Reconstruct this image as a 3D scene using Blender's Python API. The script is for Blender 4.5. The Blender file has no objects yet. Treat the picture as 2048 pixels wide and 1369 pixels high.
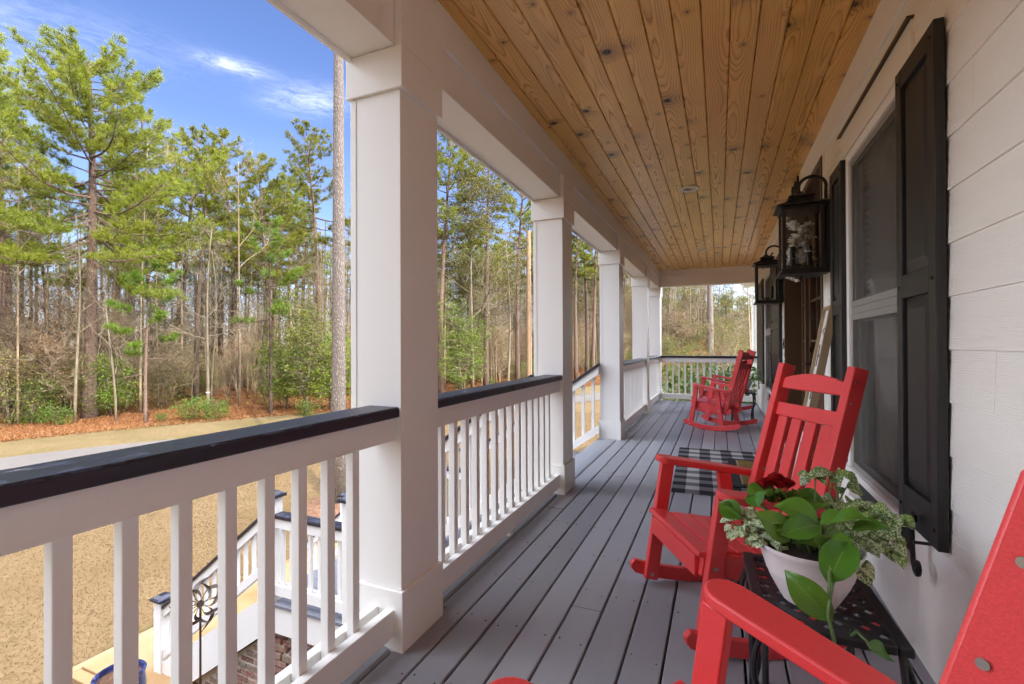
import bpy, math, random
import numpy as np
from mathutils import Vector, Matrix
R = math.radians
PI = math.pi
random.seed(11)
rng = np.random.default_rng(7)
SC = bpy.context.scene
COL = SC.collection

# ------------------------------------------------------------------ camera
CAM_H = 1.2
F_PX, YAW, PIT, ROL = 957.0, 0.40915, 0.0059, -0.0040
_c, _s = math.cos(YAW), math.sin(YAW)
FWD = np.array([-_s * math.cos(PIT), _c * math.cos(PIT), math.sin(PIT)])
_r = np.array([_c, _s, 0.0])
_u = np.cross(_r, FWD)
RGT = _r * math.cos(ROL) + _u * math.sin(ROL)
UPV = -_r * math.sin(ROL) + _u * math.cos(ROL)
cam_d = bpy.data.cameras.new('camera')
cam = bpy.data.objects.new('camera', cam_d)
COL.objects.link(cam)
M = Matrix.Identity(4)
for i in range(3):
    M[i][0], M[i][1], M[i][2] = RGT[i], UPV[i], -FWD[i]
M[2][3] = CAM_H
cam.matrix_world = M
cam_d.sensor_width = 36
cam_d.lens = F_PX / 2048 * 36
cam_d.clip_start = 0.02
cam_d.clip_end = 3000
SC.camera = cam

def ray(px, py):
    return RGT * ((px - 1024) / F_PX) - UPV * ((py - 684.5) / F_PX) + FWD

# ------------------------------------------------------------------ mesh builder
class MB:
    """collects polygons and builds ONE mesh object"""
    def __init__(self):
        self.V = []; self.F = []; self.n = 0; self.uvs = []; self.has_uv = False
    def add(self, verts, faces, mi=0, col=None, uv=None):
        v = np.asarray(verts, dtype=np.float64).reshape(-1, 3)
        self.V.append(v)
        if isinstance(faces, np.ndarray):
            self.F.append((faces.astype(np.int64) + self.n, mi, col, uv))
        else:
            by = {}
            for i, f in enumerate(faces):
                by.setdefault(len(f), []).append(i)
            for k, ids in by.items():
                a = np.array([faces[i] for i in ids], dtype=np.int64) + self.n
                c = None
                if col is not None:
                    c = np.asarray(col)
                    if c.ndim == 2: c = c[ids]
                u = None
                if uv is not None: u = [uv[i] for i in ids]
                self.F.append((a, mi, c, u))
        self.n += len(v)
        return self
    def box(self, x0, x1, y0, y1, z0, z1, mi=0, col=None):
        v = [(x0,y0,z0),(x1,y0,z0),(x1,y1,z0),(x0,y1,z0),(x0,y0,z1),(x1,y0,z1),(x1,y1,z1),(x0,y1,z1)]
        return self.add(v, [(0,3,2,1),(4,5,6,7),(0,1,5,4),(1,2,6,5),(2,3,7,6),(3,0,4,7)], mi, col)
    def bar(self, p0, p1, up, w, t, mi=0, col=None):
        """board from p0 to p1; t = thickness along `up`, w = width across"""
        p0 = Vector(p0); p1 = Vector(p1); d = (p1 - p0).normalized(); up = Vector(up)
        side = d.cross(up).normalized(); up = side.cross(d).normalized()
        a = side * (w / 2); b = up * (t / 2)
        v = [p + sa * a + sb * b for p in (p0, p1) for sa, sb in ((-1,-1),(1,-1),(1,1),(-1,1))]
        return self.add([tuple(q) for q in v], [(0,1,2,3),(7,6,5,4),(0,4,5,1),(1,5,6,2),(2,6,7,3),(3,7,4,0)], mi, col)
    def prism(self, poly, axis, a0, a1, mi=0, col=None):
        """2D polygon extruded along x / y / z; poly lists the other two coordinates in order"""
        n = len(poly)
        def mk(p, a):
            return {'x': (a, p[0], p[1]), 'y': (p[0], a, p[1]), 'z': (p[0], p[1], a)}[axis]
        v = [mk(p, a0) for p in poly] + [mk(p, a1) for p in poly]
        f = [tuple(range(n))[::-1], tuple(range(n, 2 * n))]
        f += [(i, (i + 1) % n, n + (i + 1) % n, n + i) for i in range(n)]
        return self.add(v, f, mi, col)
    def xf(self, fn):
        """apply a function to every vertex added so far"""
        self.V = [np.array([fn(p) for p in v]) for v in self.V]
        return self
    def tube(self, pts, rad, sides=6, mi=0, col=None, cap=True):
        P = np.asarray(pts, float); n = len(P)
        rad = np.full(n, rad) if np.isscalar(rad) else np.asarray(rad, float)
        T = np.gradient(P, axis=0); T /= np.linalg.norm(T, axis=1)[:, None] + 1e-12
        ref = np.array([0, 0, 1.0]) if abs(T[0][2]) < .9 else np.array([1.0, 0, 0])
        a = np.arange(sides) * 2 * PI / sides
        V = np.zeros((n, sides, 3))
        for i in range(n):
            s = np.cross(T[i], ref); s /= np.linalg.norm(s) + 1e-12
            u = np.cross(s, T[i]); ref = u
            V[i] = P[i] + rad[i] * (np.cos(a)[:, None] * s + np.sin(a)[:, None] * u)
        idx = np.arange(n * sides).reshape(n, sides)
        q = np.stack([idx[:-1], np.roll(idx[:-1], -1, 1), np.roll(idx[1:], -1, 1), idx[1:]], -1).reshape(-1, 4)
        base = self.n
        self.add(V.reshape(-1, 3), q, mi, col)
        if cap:
            self.F.append((np.array([list(range(base, base + sides))[::-1]]), mi, col, None))
            self.F.append((np.array([list(range(base + (n - 1) * sides, base + n * sides))]), mi, col, None))
        return self
    def lathe(self, prof, c=(0, 0, 0), sides=24, mi=0, col=None):
        n = len(prof)
        a = np.arange(sides) * 2 * PI / sides
        V = np.array([[(c[0] + r * math.cos(t), c[1] + r * math.sin(t), c[2] + z) for t in a] for r, z in prof])
        idx = np.arange(n * sides).reshape(n, sides)
        q = np.stack([idx[:-1], np.roll(idx[:-1], -1, 1), np.roll(idx[1:], -1, 1), idx[1:]], -1).reshape(-1, 4)
        return self.add(V.reshape(-1, 3), q, mi, col)
    def ball(self, c, r, mi=0, col=None, seg=10, squash=1.0):
        pr = [(max(1e-4, r * math.sin(t)), -r * squash * math.cos(t)) for t in np.linspace(0, PI, max(5, seg // 2 + 1))]
        return self.lathe(pr, c, seg, mi, col)
    def disc(self, c, r, n=(0, 0, 1), t=.003, seg=12, mi=0):
        c = np.array(c, float); n = np.array(n, float); n /= np.linalg.norm(n)
        self.tube([c - n * t * .2, c + n * t], r, seg, mi)
        return self
    def build(self, name, mats, parent=None, smooth=False, bevel=0, seg=2, angle=35):
        me = bpy.data.meshes.new(name)
        V = np.concatenate(self.V) if self.V else np.zeros((0, 3))
        me.vertices.add(len(V)); me.vertices.foreach_set('co', V.astype(np.float32).ravel())
        li = []; ls = []; mi = []; off = 0; anyc = any(c is not None for _, _, c, _ in self.F)
        cols = []; uvl = []; anyuv = any(u is not None for _, _, _, u in self.F)
        for a, m, c, u in self.F:
            k = a.shape[1]; n = len(a)
            li.append(a.ravel()); ls.append(off + np.arange(n) * k); off += n * k
            mi.append(np.full(n, m))
            if anyc:
                cc = np.ones((n, 3)) if c is None else np.broadcast_to(np.asarray(c, float), (n, 3))
                cols.append(np.repeat(cc, k, axis=0))
            if anyuv:
                uvl.append(np.zeros((n * k, 2)) if u is None else np.asarray(u, float).reshape(n * k, 2))
        li = np.concatenate(li); ls = np.concatenate(ls); mi = np.concatenate(mi)
        me.loops.add(len(li)); me.loops.foreach_set('vertex_index', li.astype(np.int32))
        me.polygons.add(len(ls)); me.polygons.foreach_set('loop_start', ls.astype(np.int32))
        mats = mats if isinstance(mats, (list, tuple)) else [mats]
        for m in mats: me.materials.append(m)
        me.polygons.foreach_set('material_index', mi.astype(np.int32))
        me.update(calc_edges=True)
        if anyc:
            cols = np.concatenate(cols); at = me.color_attributes.new('tint', 'FLOAT_COLOR', 'CORNER')
            at.data.foreach_set('color', np.concatenate([cols, np.ones((len(cols), 1))], 1).astype(np.float32).ravel())
        if anyuv:
            l = me.uv_layers.new(name='UVMap'); l.data.foreach_set('uv', np.concatenate(uvl).astype(np.float32).ravel())
        me.polygons.foreach_set('use_smooth', np.zeros(len(ls), bool))
        if smooth:
            me.polygons.foreach_set('use_smooth', np.ones(len(ls), bool))
            me.set_sharp_from_angle(angle=R(angle))
        ob = bpy.data.objects.new(name, me); COL.objects.link(ob)
        if parent is not None: ob.parent = parent
        if bevel:
            b = ob.modifiers.new('edge', 'BEVEL'); b.width = bevel; b.segments = seg; b.limit_method = 'ANGLE'; b.angle_limit = R(40)
            b.use_clamp_overlap = True
        return ob

def tag(o, label=None, cat=None, group=None, kind=None):
    if label: o['label'] = label
    if cat: o['category'] = cat
    if group: o['group'] = group
    if kind: o['kind'] = kind
    return o
def empty(name, loc=(0, 0, 0), rz=0, label=None, cat=None, group=None):
    o = bpy.data.objects.new(name, None); COL.objects.link(o)
    o.location = loc; o.rotation_euler = (0, 0, rz); o.empty_display_size = .1
    return tag(o, label, cat, group)
def copy_tree(o, parent=None):
    c = o.copy(); COL.objects.link(c)
    if parent is not None: c.parent = parent
    for ch in list(o.children): copy_tree(ch, c)
    return c

# ------------------------------------------------------------------ node helpers
class NT:
    def __init__(self, name):
        self.m = bpy.data.materials.new(name); self.m.use_nodes = True
        self.t = self.m.node_tree; self.t.nodes.clear()
        self.out = self.t.nodes.new('ShaderNodeOutputMaterial')
    def n(self, typ, inp=None, **kw):
        nd = self.t.nodes.new('ShaderNode' + typ)
        for k, v in kw.items(): setattr(nd, k, v)
        for k, v in (inp or {}).items():
            self.set(nd.inputs[k], v)
        return nd
    def set(self, sock, v):
        if isinstance(v, bpy.types.NodeSocket): self.t.links.new(v, sock)
        elif isinstance(v, bpy.types.Node): self.t.links.new(v.outputs[0], sock)
        elif isinstance(v, (tuple, list)):
            if len(v) == 3 and len(sock.default_value) == 4: v = (*v, 1)
            sock.default_value = v
        else: sock.default_value = v
    def math(self, op, a, b=0.0, c=None, clamp=False):
        nd = self.n('Math', operation=op, use_clamp=clamp); self.set(nd.inputs[0], a); self.set(nd.inputs[1], b)
        if c is not None: self.set(nd.inputs[2], c)
        return nd.outputs[0]
    def mix(self, fac, a, b, blend='MIX'):
        nd = self.n('Mix', data_type='RGBA', blend_type=blend)
        self.set(nd.inputs[0], fac); self.set(nd.inputs[6], a); self.set(nd.inputs[7], b)
        return nd.outputs[2]
    def ramp(self, fac, stops, interp='LINEAR'):
        nd = self.n('ValToRGB'); self.set(nd.inputs[0], fac); cr = nd.color_ramp; cr.interpolation = interp
        while len(cr.elements) < len(stops): cr.elements.new(.5)
        for e, (p, c) in zip(cr.elements, stops):
            e.position = p; e.color = (*c, 1) if len(c) == 3 else (c[0],) * 3 + (1,)
        return nd.outputs[0]
    def coord(self, which='Object', scale=(1, 1, 1), rot=(0, 0, 0)):
        c = self.n('TexCoord'); mp = self.n('Mapping', {'Vector': c.outputs[which], 'Scale': scale, 'Rotation': rot})
        return mp.outputs[0]
    def geo(self, scale=(1, 1, 1)):
        g = self.n('NewGeometry'); mp = self.n('Mapping', {'Vector': g.outputs['Position'], 'Scale': scale})
        return mp.outputs[0]
    def noise(self, vec, scale=5, detail=3, rough=.55, out=0, dist=0.0):
        nd = self.n('TexNoise', {'Vector': vec, 'Scale': scale, 'Detail': detail, 'Roughness': rough, 'Distortion': dist})
        return nd.outputs[out]
    def bump(self, h, strength=.3, dist=.01, normal=None):
        nd = self.n('Bump', {'Height': h, 'Strength': strength, 'Distance': dist})
        if normal is not None: self.set(nd.inputs['Normal'], normal)
        return nd.outputs[0]
    def bsdf(self, base, rough=.5, normal=None, spec=.5, **kw):
        b = self.n('BsdfPrincipled', {'Base Color': base, 'Roughness': rough, 'Specular IOR Level': spec})
        if normal is not None: self.set(b.inputs['Normal'], normal)
        for k, v in kw.items(): self.set(b.inputs[k], v)
        self.t.links.new(b.outputs[0], self.out.inputs[0])
        return b
MAT = {}
# ------------------------------------------------------------------ materials
def paint(name, col, rough=.45, grain=(30, 30, 3), bump=.12, var=.06, spec=.4):
    k = NT(name); v = k.coord('Object', grain)
    n = k.noise(v, 4, 4, .6); big = k.noise(k.geo((1, 1, 1)), 1.3, 3)
    c = k.mix(k.math('MULTIPLY', n, var * 2), col, tuple(x * .6 for x in col))
    c = k.mix(k.math('MULTIPLY', big, var * 1.5), c, tuple(x * .75 for x in col))
    k.bsdf(c, k.math('ADD', rough - .08, k.math('MULTIPLY', n, .16)), k.bump(n, bump, .004), spec)
    MAT[name] = k.m; return k.m

paint('white_paint', (.865, .845, .80), .42, (9, 9, 9), .06, .03)
paint('white_grain', (.865, .845, .80), .42, (60, 60, 4), .10, .04)
paint('dark_metal', (.012, .010, .009), .42, (20, 20, 20), .08, .1)
paint('black_metal', (.018, .018, .02), .38, (20, 20, 20), .08, .1)
paint('brown_wood', (.085, .045, .02), .42, (60, 60, 5), .15, .3)
paint('tan_wood', (.40, .29, .17), .55, (60, 60, 6), .15, .3)
paint('grey_board', (.19, .19, .215), .42, (50, 50, 5), .10, .08)
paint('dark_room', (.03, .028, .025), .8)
paint('curtain', (.62, .59, .54), .9, (1, 1, 1), .0, .1)
paint('screen_frame', (.27, .255, .23), .5, (20, 20, 20), .05, .05)
paint('concrete', (.52, .40, .26), .75, (5, 5, 5), .2, .25)
paint('soil', (.035, .022, .014), .9, (30, 30, 30), .6, .5)
paint('pot_plastic', (.74, .68, .67), .35, (3, 3, 3), .02, .02)
paint('silver', (.5, .48, .45), .3)
MAT['silver'].node_tree.nodes['Principled BSDF'].inputs['Metallic'].default_value = .9
paint('candle_black', (.02, .018, .016), .5)
paint('petal', (.90, .87, .80), .6, (20, 20, 20), .05, .1)
paint('letter_black', (.015, .015, .016), .5)
paint('sign_white', (.74, .72, .69), .6, (40, 40, 5), .1, .1)
paint('rusty_steel', (.10, .065, .045), .5, (20, 20, 20), .15, .5)

def _pole():
    k = NT('pole_wood'); n = k.noise(k.coord('Object', (30, 30, 1.2)), 3, 5, .6)
    c = k.ramp(n, [(.3, (.11, .06, .028)), (.55, (.23, .145, .075)), (.75, (.33, .235, .14))])
    k.bsdf(c, .8, k.bump(n, .4, .02)); MAT['pole_wood'] = k.m
_pole()
def _siding():
    k = NT('siding'); v = k.coord('Object', (8, 1.6, 45))
    n = k.noise(v, 3.2, 6, .62, dist=.8)
    w = k.n('TexWave', {'Vector': k.coord('Object', (1, .35, 9)), 'Scale': 6.0, 'Distortion': 7.0, 'Detail': 3.0, 'Detail Scale': .8}, wave_type='BANDS', bands_direction='Z')
    h = k.math('ADD', k.math('MULTIPLY', n, .6), k.math('MULTIPLY', w.outputs[1], .35))
    c = k.mix(k.math('MULTIPLY', n, .12), (.875, .845, .78), (.68, .65, .59))
    k.bsdf(c, .5, k.bump(h, .42, .006), .35); MAT['siding'] = k.m
_siding()
def _railcap():
    k = NT('rail_black'); g = k.geo((1, 1, 1))
    st = k.noise(k.geo((30, 5, 30)), 2.0, 5, .65)
    patch = k.noise(k.geo((14, 5, 14)), 1.6, 4, .7)
    geo = k.n('NewGeometry'); sx = k.n('SeparateXYZ', {'Vector': geo.outputs['Normal']})
    up = k.math('GREATER_THAN', sx.outputs[2], .6)
    worn = k.ramp(patch, [(.575, (0,)), (.60, (1,))])
    chip = k.ramp(k.noise(k.geo((40, 14, 40)), 1.5, 3, .6), [(.62, (0,)), (.65, (1,))])
    c = k.mix(k.math('MULTIPLY', st, .5), (.014, .013, .022), (.032, .031, .056))
    c = k.mix(k.math('MULTIPLY', k.math('MULTIPLY', worn, up), .8), c, (.075, .075, .12))
    c = k.mix(k.math('MULTIPLY', k.math('MULTIPLY', chip, worn), up), c, (.30, .28, .27))
    h = k.math('SUBTRACT', k.math('MULTIPLY', st, .4), k.math('MULTIPLY', worn, .6))
    k.bsdf(c, k.mix(worn, (.38,) * 3, (.55,) * 3), k.bump(h, .35, .004), .5); MAT['rail_black'] = k.m
_railcap()
def _shutter():
    k = NT('shutter_black'); n = k.noise(k.coord('Object', (70, 70, 3.5)), 3, 6, .65, dist=.6)
    c = k.mix(n, (.008, .008, .008), (.022, .020, .018))
    k.bsdf(c, k.math('ADD', .36, k.math('MULTIPLY', n, .2)), k.bump(n, .35, .004), .5); MAT['shutter_black'] = k.m
_shutter()
def _deck():
    k = NT('deck_paint'); at = k.n('Attribute', attribute_name='tint')
    v = k.geo((28, 1.6, 10)); n = k.noise(v, 3, 6, .65)
    sc = k.noise(k.geo((5, 2.0, 1)), 2.2, 5, .7)
    c = k.mix(k.math('MULTIPLY', n, .30), (.318, .326, .358), (.232, .239, .268))
    c = k.mix(k.ramp(sc, [(.52, (0,)), (.78, (.5,))]), c, (.36, .36, .385))
    c = k.mix(1.0, c, at.outputs[0], 'MULTIPLY')
    k.bsdf(c, k.math('ADD', .34, k.math('MULTIPLY', sc, .22)), k.bump(n, .18, .004), .45); MAT['deck_paint'] = k.m
_deck()
def _red():
    k = NT('red_lumber'); v = k.coord('Object', (1, 1, 1))
    n = k.noise(v, 420, 2, .7); n2 = k.noise(v, 60, 3, .6); big = k.noise(v, 3, 2)
    c = k.mix(k.ramp(n, [(.35, (0,)), (.7, (1,))]), (.68, .048, .050), (.80, .066, .068))
    c = k.mix(k.math('MULTIPLY', big, .3), c, (.82, .09, .088))
    h = k.math('ADD', n, k.math('MULTIPLY', n2, .5))
    k.bsdf(c, .42, k.bump(h, .22, .0015), .45); MAT['red_lumber'] = k.m
_red()
def _pine():
    """tongue-and-groove knotty pine: UV = metres along / across a board, tint = 3 random numbers of the board"""
    k = NT('knotty_pine'); uv = k.n('UVMap'); at = k.n('Attribute', attribute_name='tint')
    sv = k.n('SeparateXYZ', {'Vector': uv.outputs[0]}); u, v = sv.outputs[0], sv.outputs[1]
    sr = k.n('SeparateColor', {'Color': at.outputs[0]}); r1, r2, r3 = sr.outputs[0], sr.outputs[1], sr.outputs[2]
    off = k.math('MULTIPLY', r3, 61.0)
    uo = k.math('ADD', u, off)
    line = k.n('CombineXYZ', {'X': uo, 'Y': k.math('MULTIPLY', r1, 37.0), 'Z': 0.0}).outputs[0]
    w1 = k.noise(line, .75, 2, .5); w2 = k.noise(line, 1.9, 2, .5)
    plane = k.n('CombineXYZ', {'X': uo, 'Y': v, 'Z': k.math('MULTIPLY', r2, 23.0)}).outputs[0]
    # knots
    vor = k.n('TexVoronoi', {'Vector': plane, 'Scale': 3.6, 'Randomness': 1.0}, feature='F1', voronoi_dimensions='2D')
    d = k.math('DIVIDE', vor.outputs['Distance'], 3.6)
    kc = k.n('SeparateColor', {'Color': vor.outputs['Color']})
    size = k.math('MULTIPLY', k.math('GREATER_THAN', kc.outputs[0], .46), k.math('MULTIPLY_ADD', k.math('POWER', kc.outputs[1], 2.0), .030, .007))
    dn = k.math('ADD', d, k.math('MULTIPLY', k.math('SUBTRACT', k.noise(plane, 70, 2), .5), .008))
    knot = k.n('MapRange', {'Value': dn, 'From Min': size, 'From Max': k.math('MULTIPLY', size, .55), 'To Min': 0.0, 'To Max': 1.0}).outputs[0]
    halo = k.math('POWER', 2.718, k.math('MULTIPLY', -1.0, k.math('POWER', k.math('DIVIDE', d, k.math('MULTIPLY_ADD', size, 2.6, .004)), 2.0)))
    halo = k.math('MULTIPLY', halo, k.math('GREATER_THAN', size, .001))
    # rings
    cx = k.math('MULTIPLY', k.math('SUBTRACT', r1, .5), .15)
    y = k.math('ADD', k.math('SUBTRACT', v, cx), k.math('MULTIPLY', k.math('SUBTRACT', w2, .5), .022))
    dep = k.math('MULTIPLY_ADD', k.math('SUBTRACT', w1, .22), .17, k.math('MULTIPLY', r2, .03))
    s = k.math('SQRT', k.math('ADD', k.math('POWER', y, 2.0), k.math('POWER', dep, 2.0)))
    fine = k.noise(k.n('CombineXYZ', {'X': k.math('MULTIPLY', uo, 4.0), 'Y': k.math('MULTIPLY', v, 40.0), 'Z': r3}).outputs[0], 1.0, 3)
    s = k.math('ADD', s, k.math('MULTIPLY', halo, .022))
    ring = k.math('ADD', k.math('MULTIPLY', s, 105.0), k.math('MULTIPLY', fine, .55))
    fr = k.math('FRACT', ring)
    late = k.ramp(fr, [(0, (.0,)), (.35, (.12,)), (.72, (.75,)), (.84, (1,)), (.93, (.1,)), (1, (0,))])
    strength = k.math('MULTIPLY_ADD', k.noise(plane, 2.2, 2), .95, -.06)
    light = k.mix(r2, (.90, .55, .17), (.76, .41, .095))
    light = k.mix(k.math('MULTIPLY', r1, .6), light, (.80, .46, .16))
    dark = k.mix(r3, (.25, .095, .021), (.37, .15, .038))
    streak = k.noise(k.n('CombineXYZ', {'X': k.math('MULTIPLY', uo, .8), 'Y': k.math('MULTIPLY', v, 9.0), 'Z': r2}).outputs[0], 1.6, 3)
    c = k.mix(k.math('MULTIPLY', late, strength, clamp=True), light, dark)
    c = k.mix(k.ramp(streak, [(.55, (0,)), (.8, (.4,))]), c, (.30, .135, .04))
    stain = k.math('MULTIPLY', k.math('GREATER_THAN', r3, .82), k.ramp(k.noise(plane, 3.2, 3), [(.5, (0,)), (.72, (.8,))]))
    c = k.mix(stain, c, (.09, .05, .025))
    c = k.mix(k.math('MULTIPLY', halo, .55), c, (.16, .06, .018))
    c = k.mix(knot, c, (.030, .015, .009))
    k.bsdf(c, k.math('MULTIPLY_ADD', late, -.05, .31), k.bump(k.math('SUBTRACT', late, k.math('MULTIPLY', knot, 2)), .08, .002), .45)
    MAT['knotty_pine'] = k.m
_pine()
def _glass(name, tint=(1, 1, 1), refl=.9, fs=.6):
    k = NT(name); fr = k.n('Fresnel', {'IOR': 1.5})
    tr = k.n('BsdfTransparent', {'Color': tint}); gl = k.n('BsdfGlossy', {'Roughness': .02, 'Color': (refl,) * 3})
    mx = k.n('MixShader', {0: k.math('MULTIPLY', fr.outputs[0], fs), 1: tr.outputs[0], 2: gl.outputs[0]})
    k.t.links.new(mx.outputs[0], k.out.inputs[0]); MAT[name] = k.m
_glass('clear_glass', (.96, .96, .95)); _glass('window_glass', (.93, .92, .90), .9, .45); _glass('bulb_glass', (.95, .9, .8))
def _screen():
    k = NT('insect_screen'); tr = k.n('BsdfTransparent'); df = k.n('BsdfDiffuse', {'Color': (.13, .122, .11, 1)})
    lw = k.n('LayerWeight', {'Blend': .45})
    mx = k.n('MixShader', {0: k.math('MULTIPLY_ADD', lw.outputs['Facing'], .32, .16), 1: tr.outputs[0], 2: df.outputs[0]}); k.t.links.new(mx.outputs[0], k.out.inputs[0]); MAT['insect_screen'] = k.m
_screen()
def _leafy(name, c1, c2, c3, trans=.35, rough=.45, vein=0):
    """foliage: per-clump tint from the mesh plus per-object variation"""
    k = NT(name); at = k.n('Attribute', attribute_name='tint'); oi = k.n('ObjectInfo')
    sr = k.n('SeparateColor', {'Color': at.outputs[0]})
    c = k.mix(sr.outputs[0], c1, c2)
    c = k.mix(k.math('MULTIPLY', sr.outputs[1], .5), c, c3)
    hs = k.n('HueSaturation', {'Hue': k.math('MULTIPLY_ADD', oi.outputs['Random'], .03, .485), 'Saturation': 1.0, 'Value': k.math('MULTIPLY_ADD', oi.outputs['Random'], .42, .66), 'Color': c})
    b = k.n('BsdfPrincipled', {'Base Color': hs.outputs[0], 'Roughness': rough, 'Specular IOR Level': .25})
    t = k.n('BsdfTranslucent', {'Color': hs.outputs[0]})
    mx = k.n('MixShader', {0: trans, 1: b.outputs[0], 2: t.outputs[0]})
    k.t.links.new(mx.outputs[0], k.out.inputs[0]); MAT[name] = k.m
_leafy('pine_needles', (.145, .175, .014), (.28, .28, .024), (.08, .115, .02), .38)
_leafy('young_needles', (.11, .20, .018), (.21, .29, .03), (.065, .145, .024), .38)
_leafy('leaf_green', (.10, .165, .013), (.225, .255, .018), (.04, .085, .014), .35)
_leafy('leaf_olive', (.135, .13, .026), (.20, .165, .04), (.08, .09, .022), .35)
_leafy('leaf_rust', (.26, .11, .035), (.33, .17, .06), (.20, .09, .04), .3)
_leafy('leaf_shrub', (.07, .145, .015), (.145, .215, .024), (.035, .08, .014), .3)
def _bark(name, a, b, c3, sc=(12, 12, 3), dist=.05, lich=0.0):
    k = NT(name); v = k.coord('Object', sc)
    vo = k.n('TexVoronoi', {'Vector': k.n('VectorMath', {0: v, 1: k.n('VectorMath', {0: k.noise(v, 1.5, 3, .6, out=1), 'Scale': .8}, operation='SCALE').outputs[0]}, operation='ADD').outputs[0], 'Scale': 2.0}, feature='DISTANCE_TO_EDGE')
    n = k.noise(v, 5, 5, .65); oi = k.n('ObjectInfo')
    crack = k.ramp(vo.outputs['Distance'], [(0, (0,)), (.30, (1,))])
    c = k.mix(n, a, b); c = k.mix(k.math('MULTIPLY', k.math('SUBTRACT', 1.0, crack), .6), c, c3)
    if lich: c = k.mix(k.ramp(k.noise(k.coord('Object', (1.2, 1.2, .5)), 2, 4), [(.5, (0,)), (.66, (lich,))]), c, (.32, .29, .22))
    hs = k.n('HueSaturation', {'Value': k.math('MULTIPLY_ADD', oi.outputs['Random'], .5, .6), 'Color': c})
    k.bsdf(hs.outputs[0], .85, k.bump(k.math('ADD', crack, k.math('MULTIPLY', n, .4)), .7, dist), .2); MAT[name] = k.m
_bark('pine_bark', (.16, .10, .07), (.26, .18, .132), (.05, .032, .024))
_bark('lawn_bark', (.17, .135, .112), (.30, .255, .22), (.06, .042, .034), (13, 13, 4), .03)
_bark('pale_bark', (.155, .118, .075), (.24, .195, .13), (.09, .066, .04), (5, 5, 2), .01, .4)
_bark('twig_bark', (.25, .175, .10), (.38, .29, .185), (.16, .11, .065), (3, 3, 2), .005, .4)

def ground_mat(name, cols, fine=28, big=.35, bump=.5, rough=.95, extra=None):
    k = NT(name); g = k.geo((1, 1, 1))
    f = k.noise(g, fine, 5, .72); m = k.noise(g, fine * .22, 4, .65); b = k.noise(g, big, 4, .6)
    fa = k.math('ADD', k.math('MULTIPLY', f, .62), k.math('MULTIPLY', m, .38))
    c = k.ramp(fa, [(.34, cols[0]), (.5, cols[1]), (.66, cols[2])])
    c = k.mix(k.ramp(b, [(.42, (0,)), (.68, (.75,))]), c, cols[3])
    if len(cols) > 4:
        b2 = k.noise(k.geo((1, 1, 1)), big * 3.1, 4, .65)
        c = k.mix(k.ramp(b2, [(.56, (0,)), (.72, (.8,))]), c, cols[4])
    k.bsdf(c, rough, k.bump(fa, bump, .05), .1); MAT[name] = k.m
ground_mat('lawn', [(.075, .046, .021), (.122, .081, .040), (.170, .118, .062), (.100, .063, .029), (.086, .066, .026)], 75, .42, .2)
ground_mat('verge', [(.065, .044, .018), (.125, .088, .042), (.185, .138, .075), (.085, .064, .024), (.070, .066, .020)], 40, .30, .5)
ground_mat('pine_straw', [(.075, .027, .010), (.155, .060, .023), (.225, .10, .045), (.115, .048, .021), (.075, .055, .013)], 22, .4, .7)
ground_mat('asphalt', [(.088, .077, .07), (.108, .096, .088), (.13, .117, .107), (.096, .085, .078)], 60, .5, .15, .85)
ground_mat('mulch', [(.06, .03, .018), (.14, .075, .045), (.24, .15, .10), (.10, .06, .04)], 26, 1.5, 1.0)
_leafy('dry_blade', (.19, .128, .064), (.26, .185, .10), (.14, .09, .043), .6, .7)

def _brick():
    k = NT('brick'); v = k.coord('Object')
    oi = k.n('Attribute', attribute_name='tint'); sr = k.n('SeparateColor', {'Color': oi.outputs[0]})
    n = k.noise(v, 40, 4, .65)
    c = k.ramp(sr.outputs[0], [(0, (.13, .055, .04)), (.35, (.24, .10, .07)), (.7, (.30, .19, .13)), (1, (.16, .12, .085))])
    c = k.mix(k.ramp(n, [(.45, (0,)), (.7, (.75,))]), c, (.42, .36, .30))
    k.bsdf(c, .9, k.bump(n, .5, .01), .15); MAT['brick'] = k.m
_brick(); paint('mortar', (.52, .46, .38), .9, (20, 20, 20), .5, .2)
def _rug():
    k = NT('buffalo_check'); v = k.coord('Object')
    s = k.n('SeparateXYZ', {'Vector': v})
    def band(x, w): return k.math('GREATER_THAN', k.math('PINGPONG', k.math('ADD', x, 5.0 * w), w), w * .5)
    def chk(x, w):
        f = k.math('FRACT', k.math('DIVIDE', x, 2 * w)); return k.math('LESS_THAN', f, .5)
    a, b = chk(k.math('ADD', s.outputs[0], .134), .107), chk(k.math('ADD', s.outputs[1], .155), .105)
    n = k.noise(k.coord('Object', (90, 350, 1)), 1.0, 2, .6)
    lv = k.math('ADD', a, b)
    c = k.ramp(k.math('MULTIPLY', lv, .5), [(0, (.016, .016, .020)), (.5, (.17, .16, .17)), (1, (.52, .50, .50))], 'LINEAR')
    wv = k.math('FRACT', k.math('MULTIPLY', k.math('ADD', s.outputs[0], s.outputs[1]), 150.0))
    c = k.mix(k.math('MULTIPLY', n, .32), c, (.10, .10, .105))
    k.bsdf(c, .95, k.bump(n, .5, .003), .1); MAT['buffalo_check'] = k.m
_rug()
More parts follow.
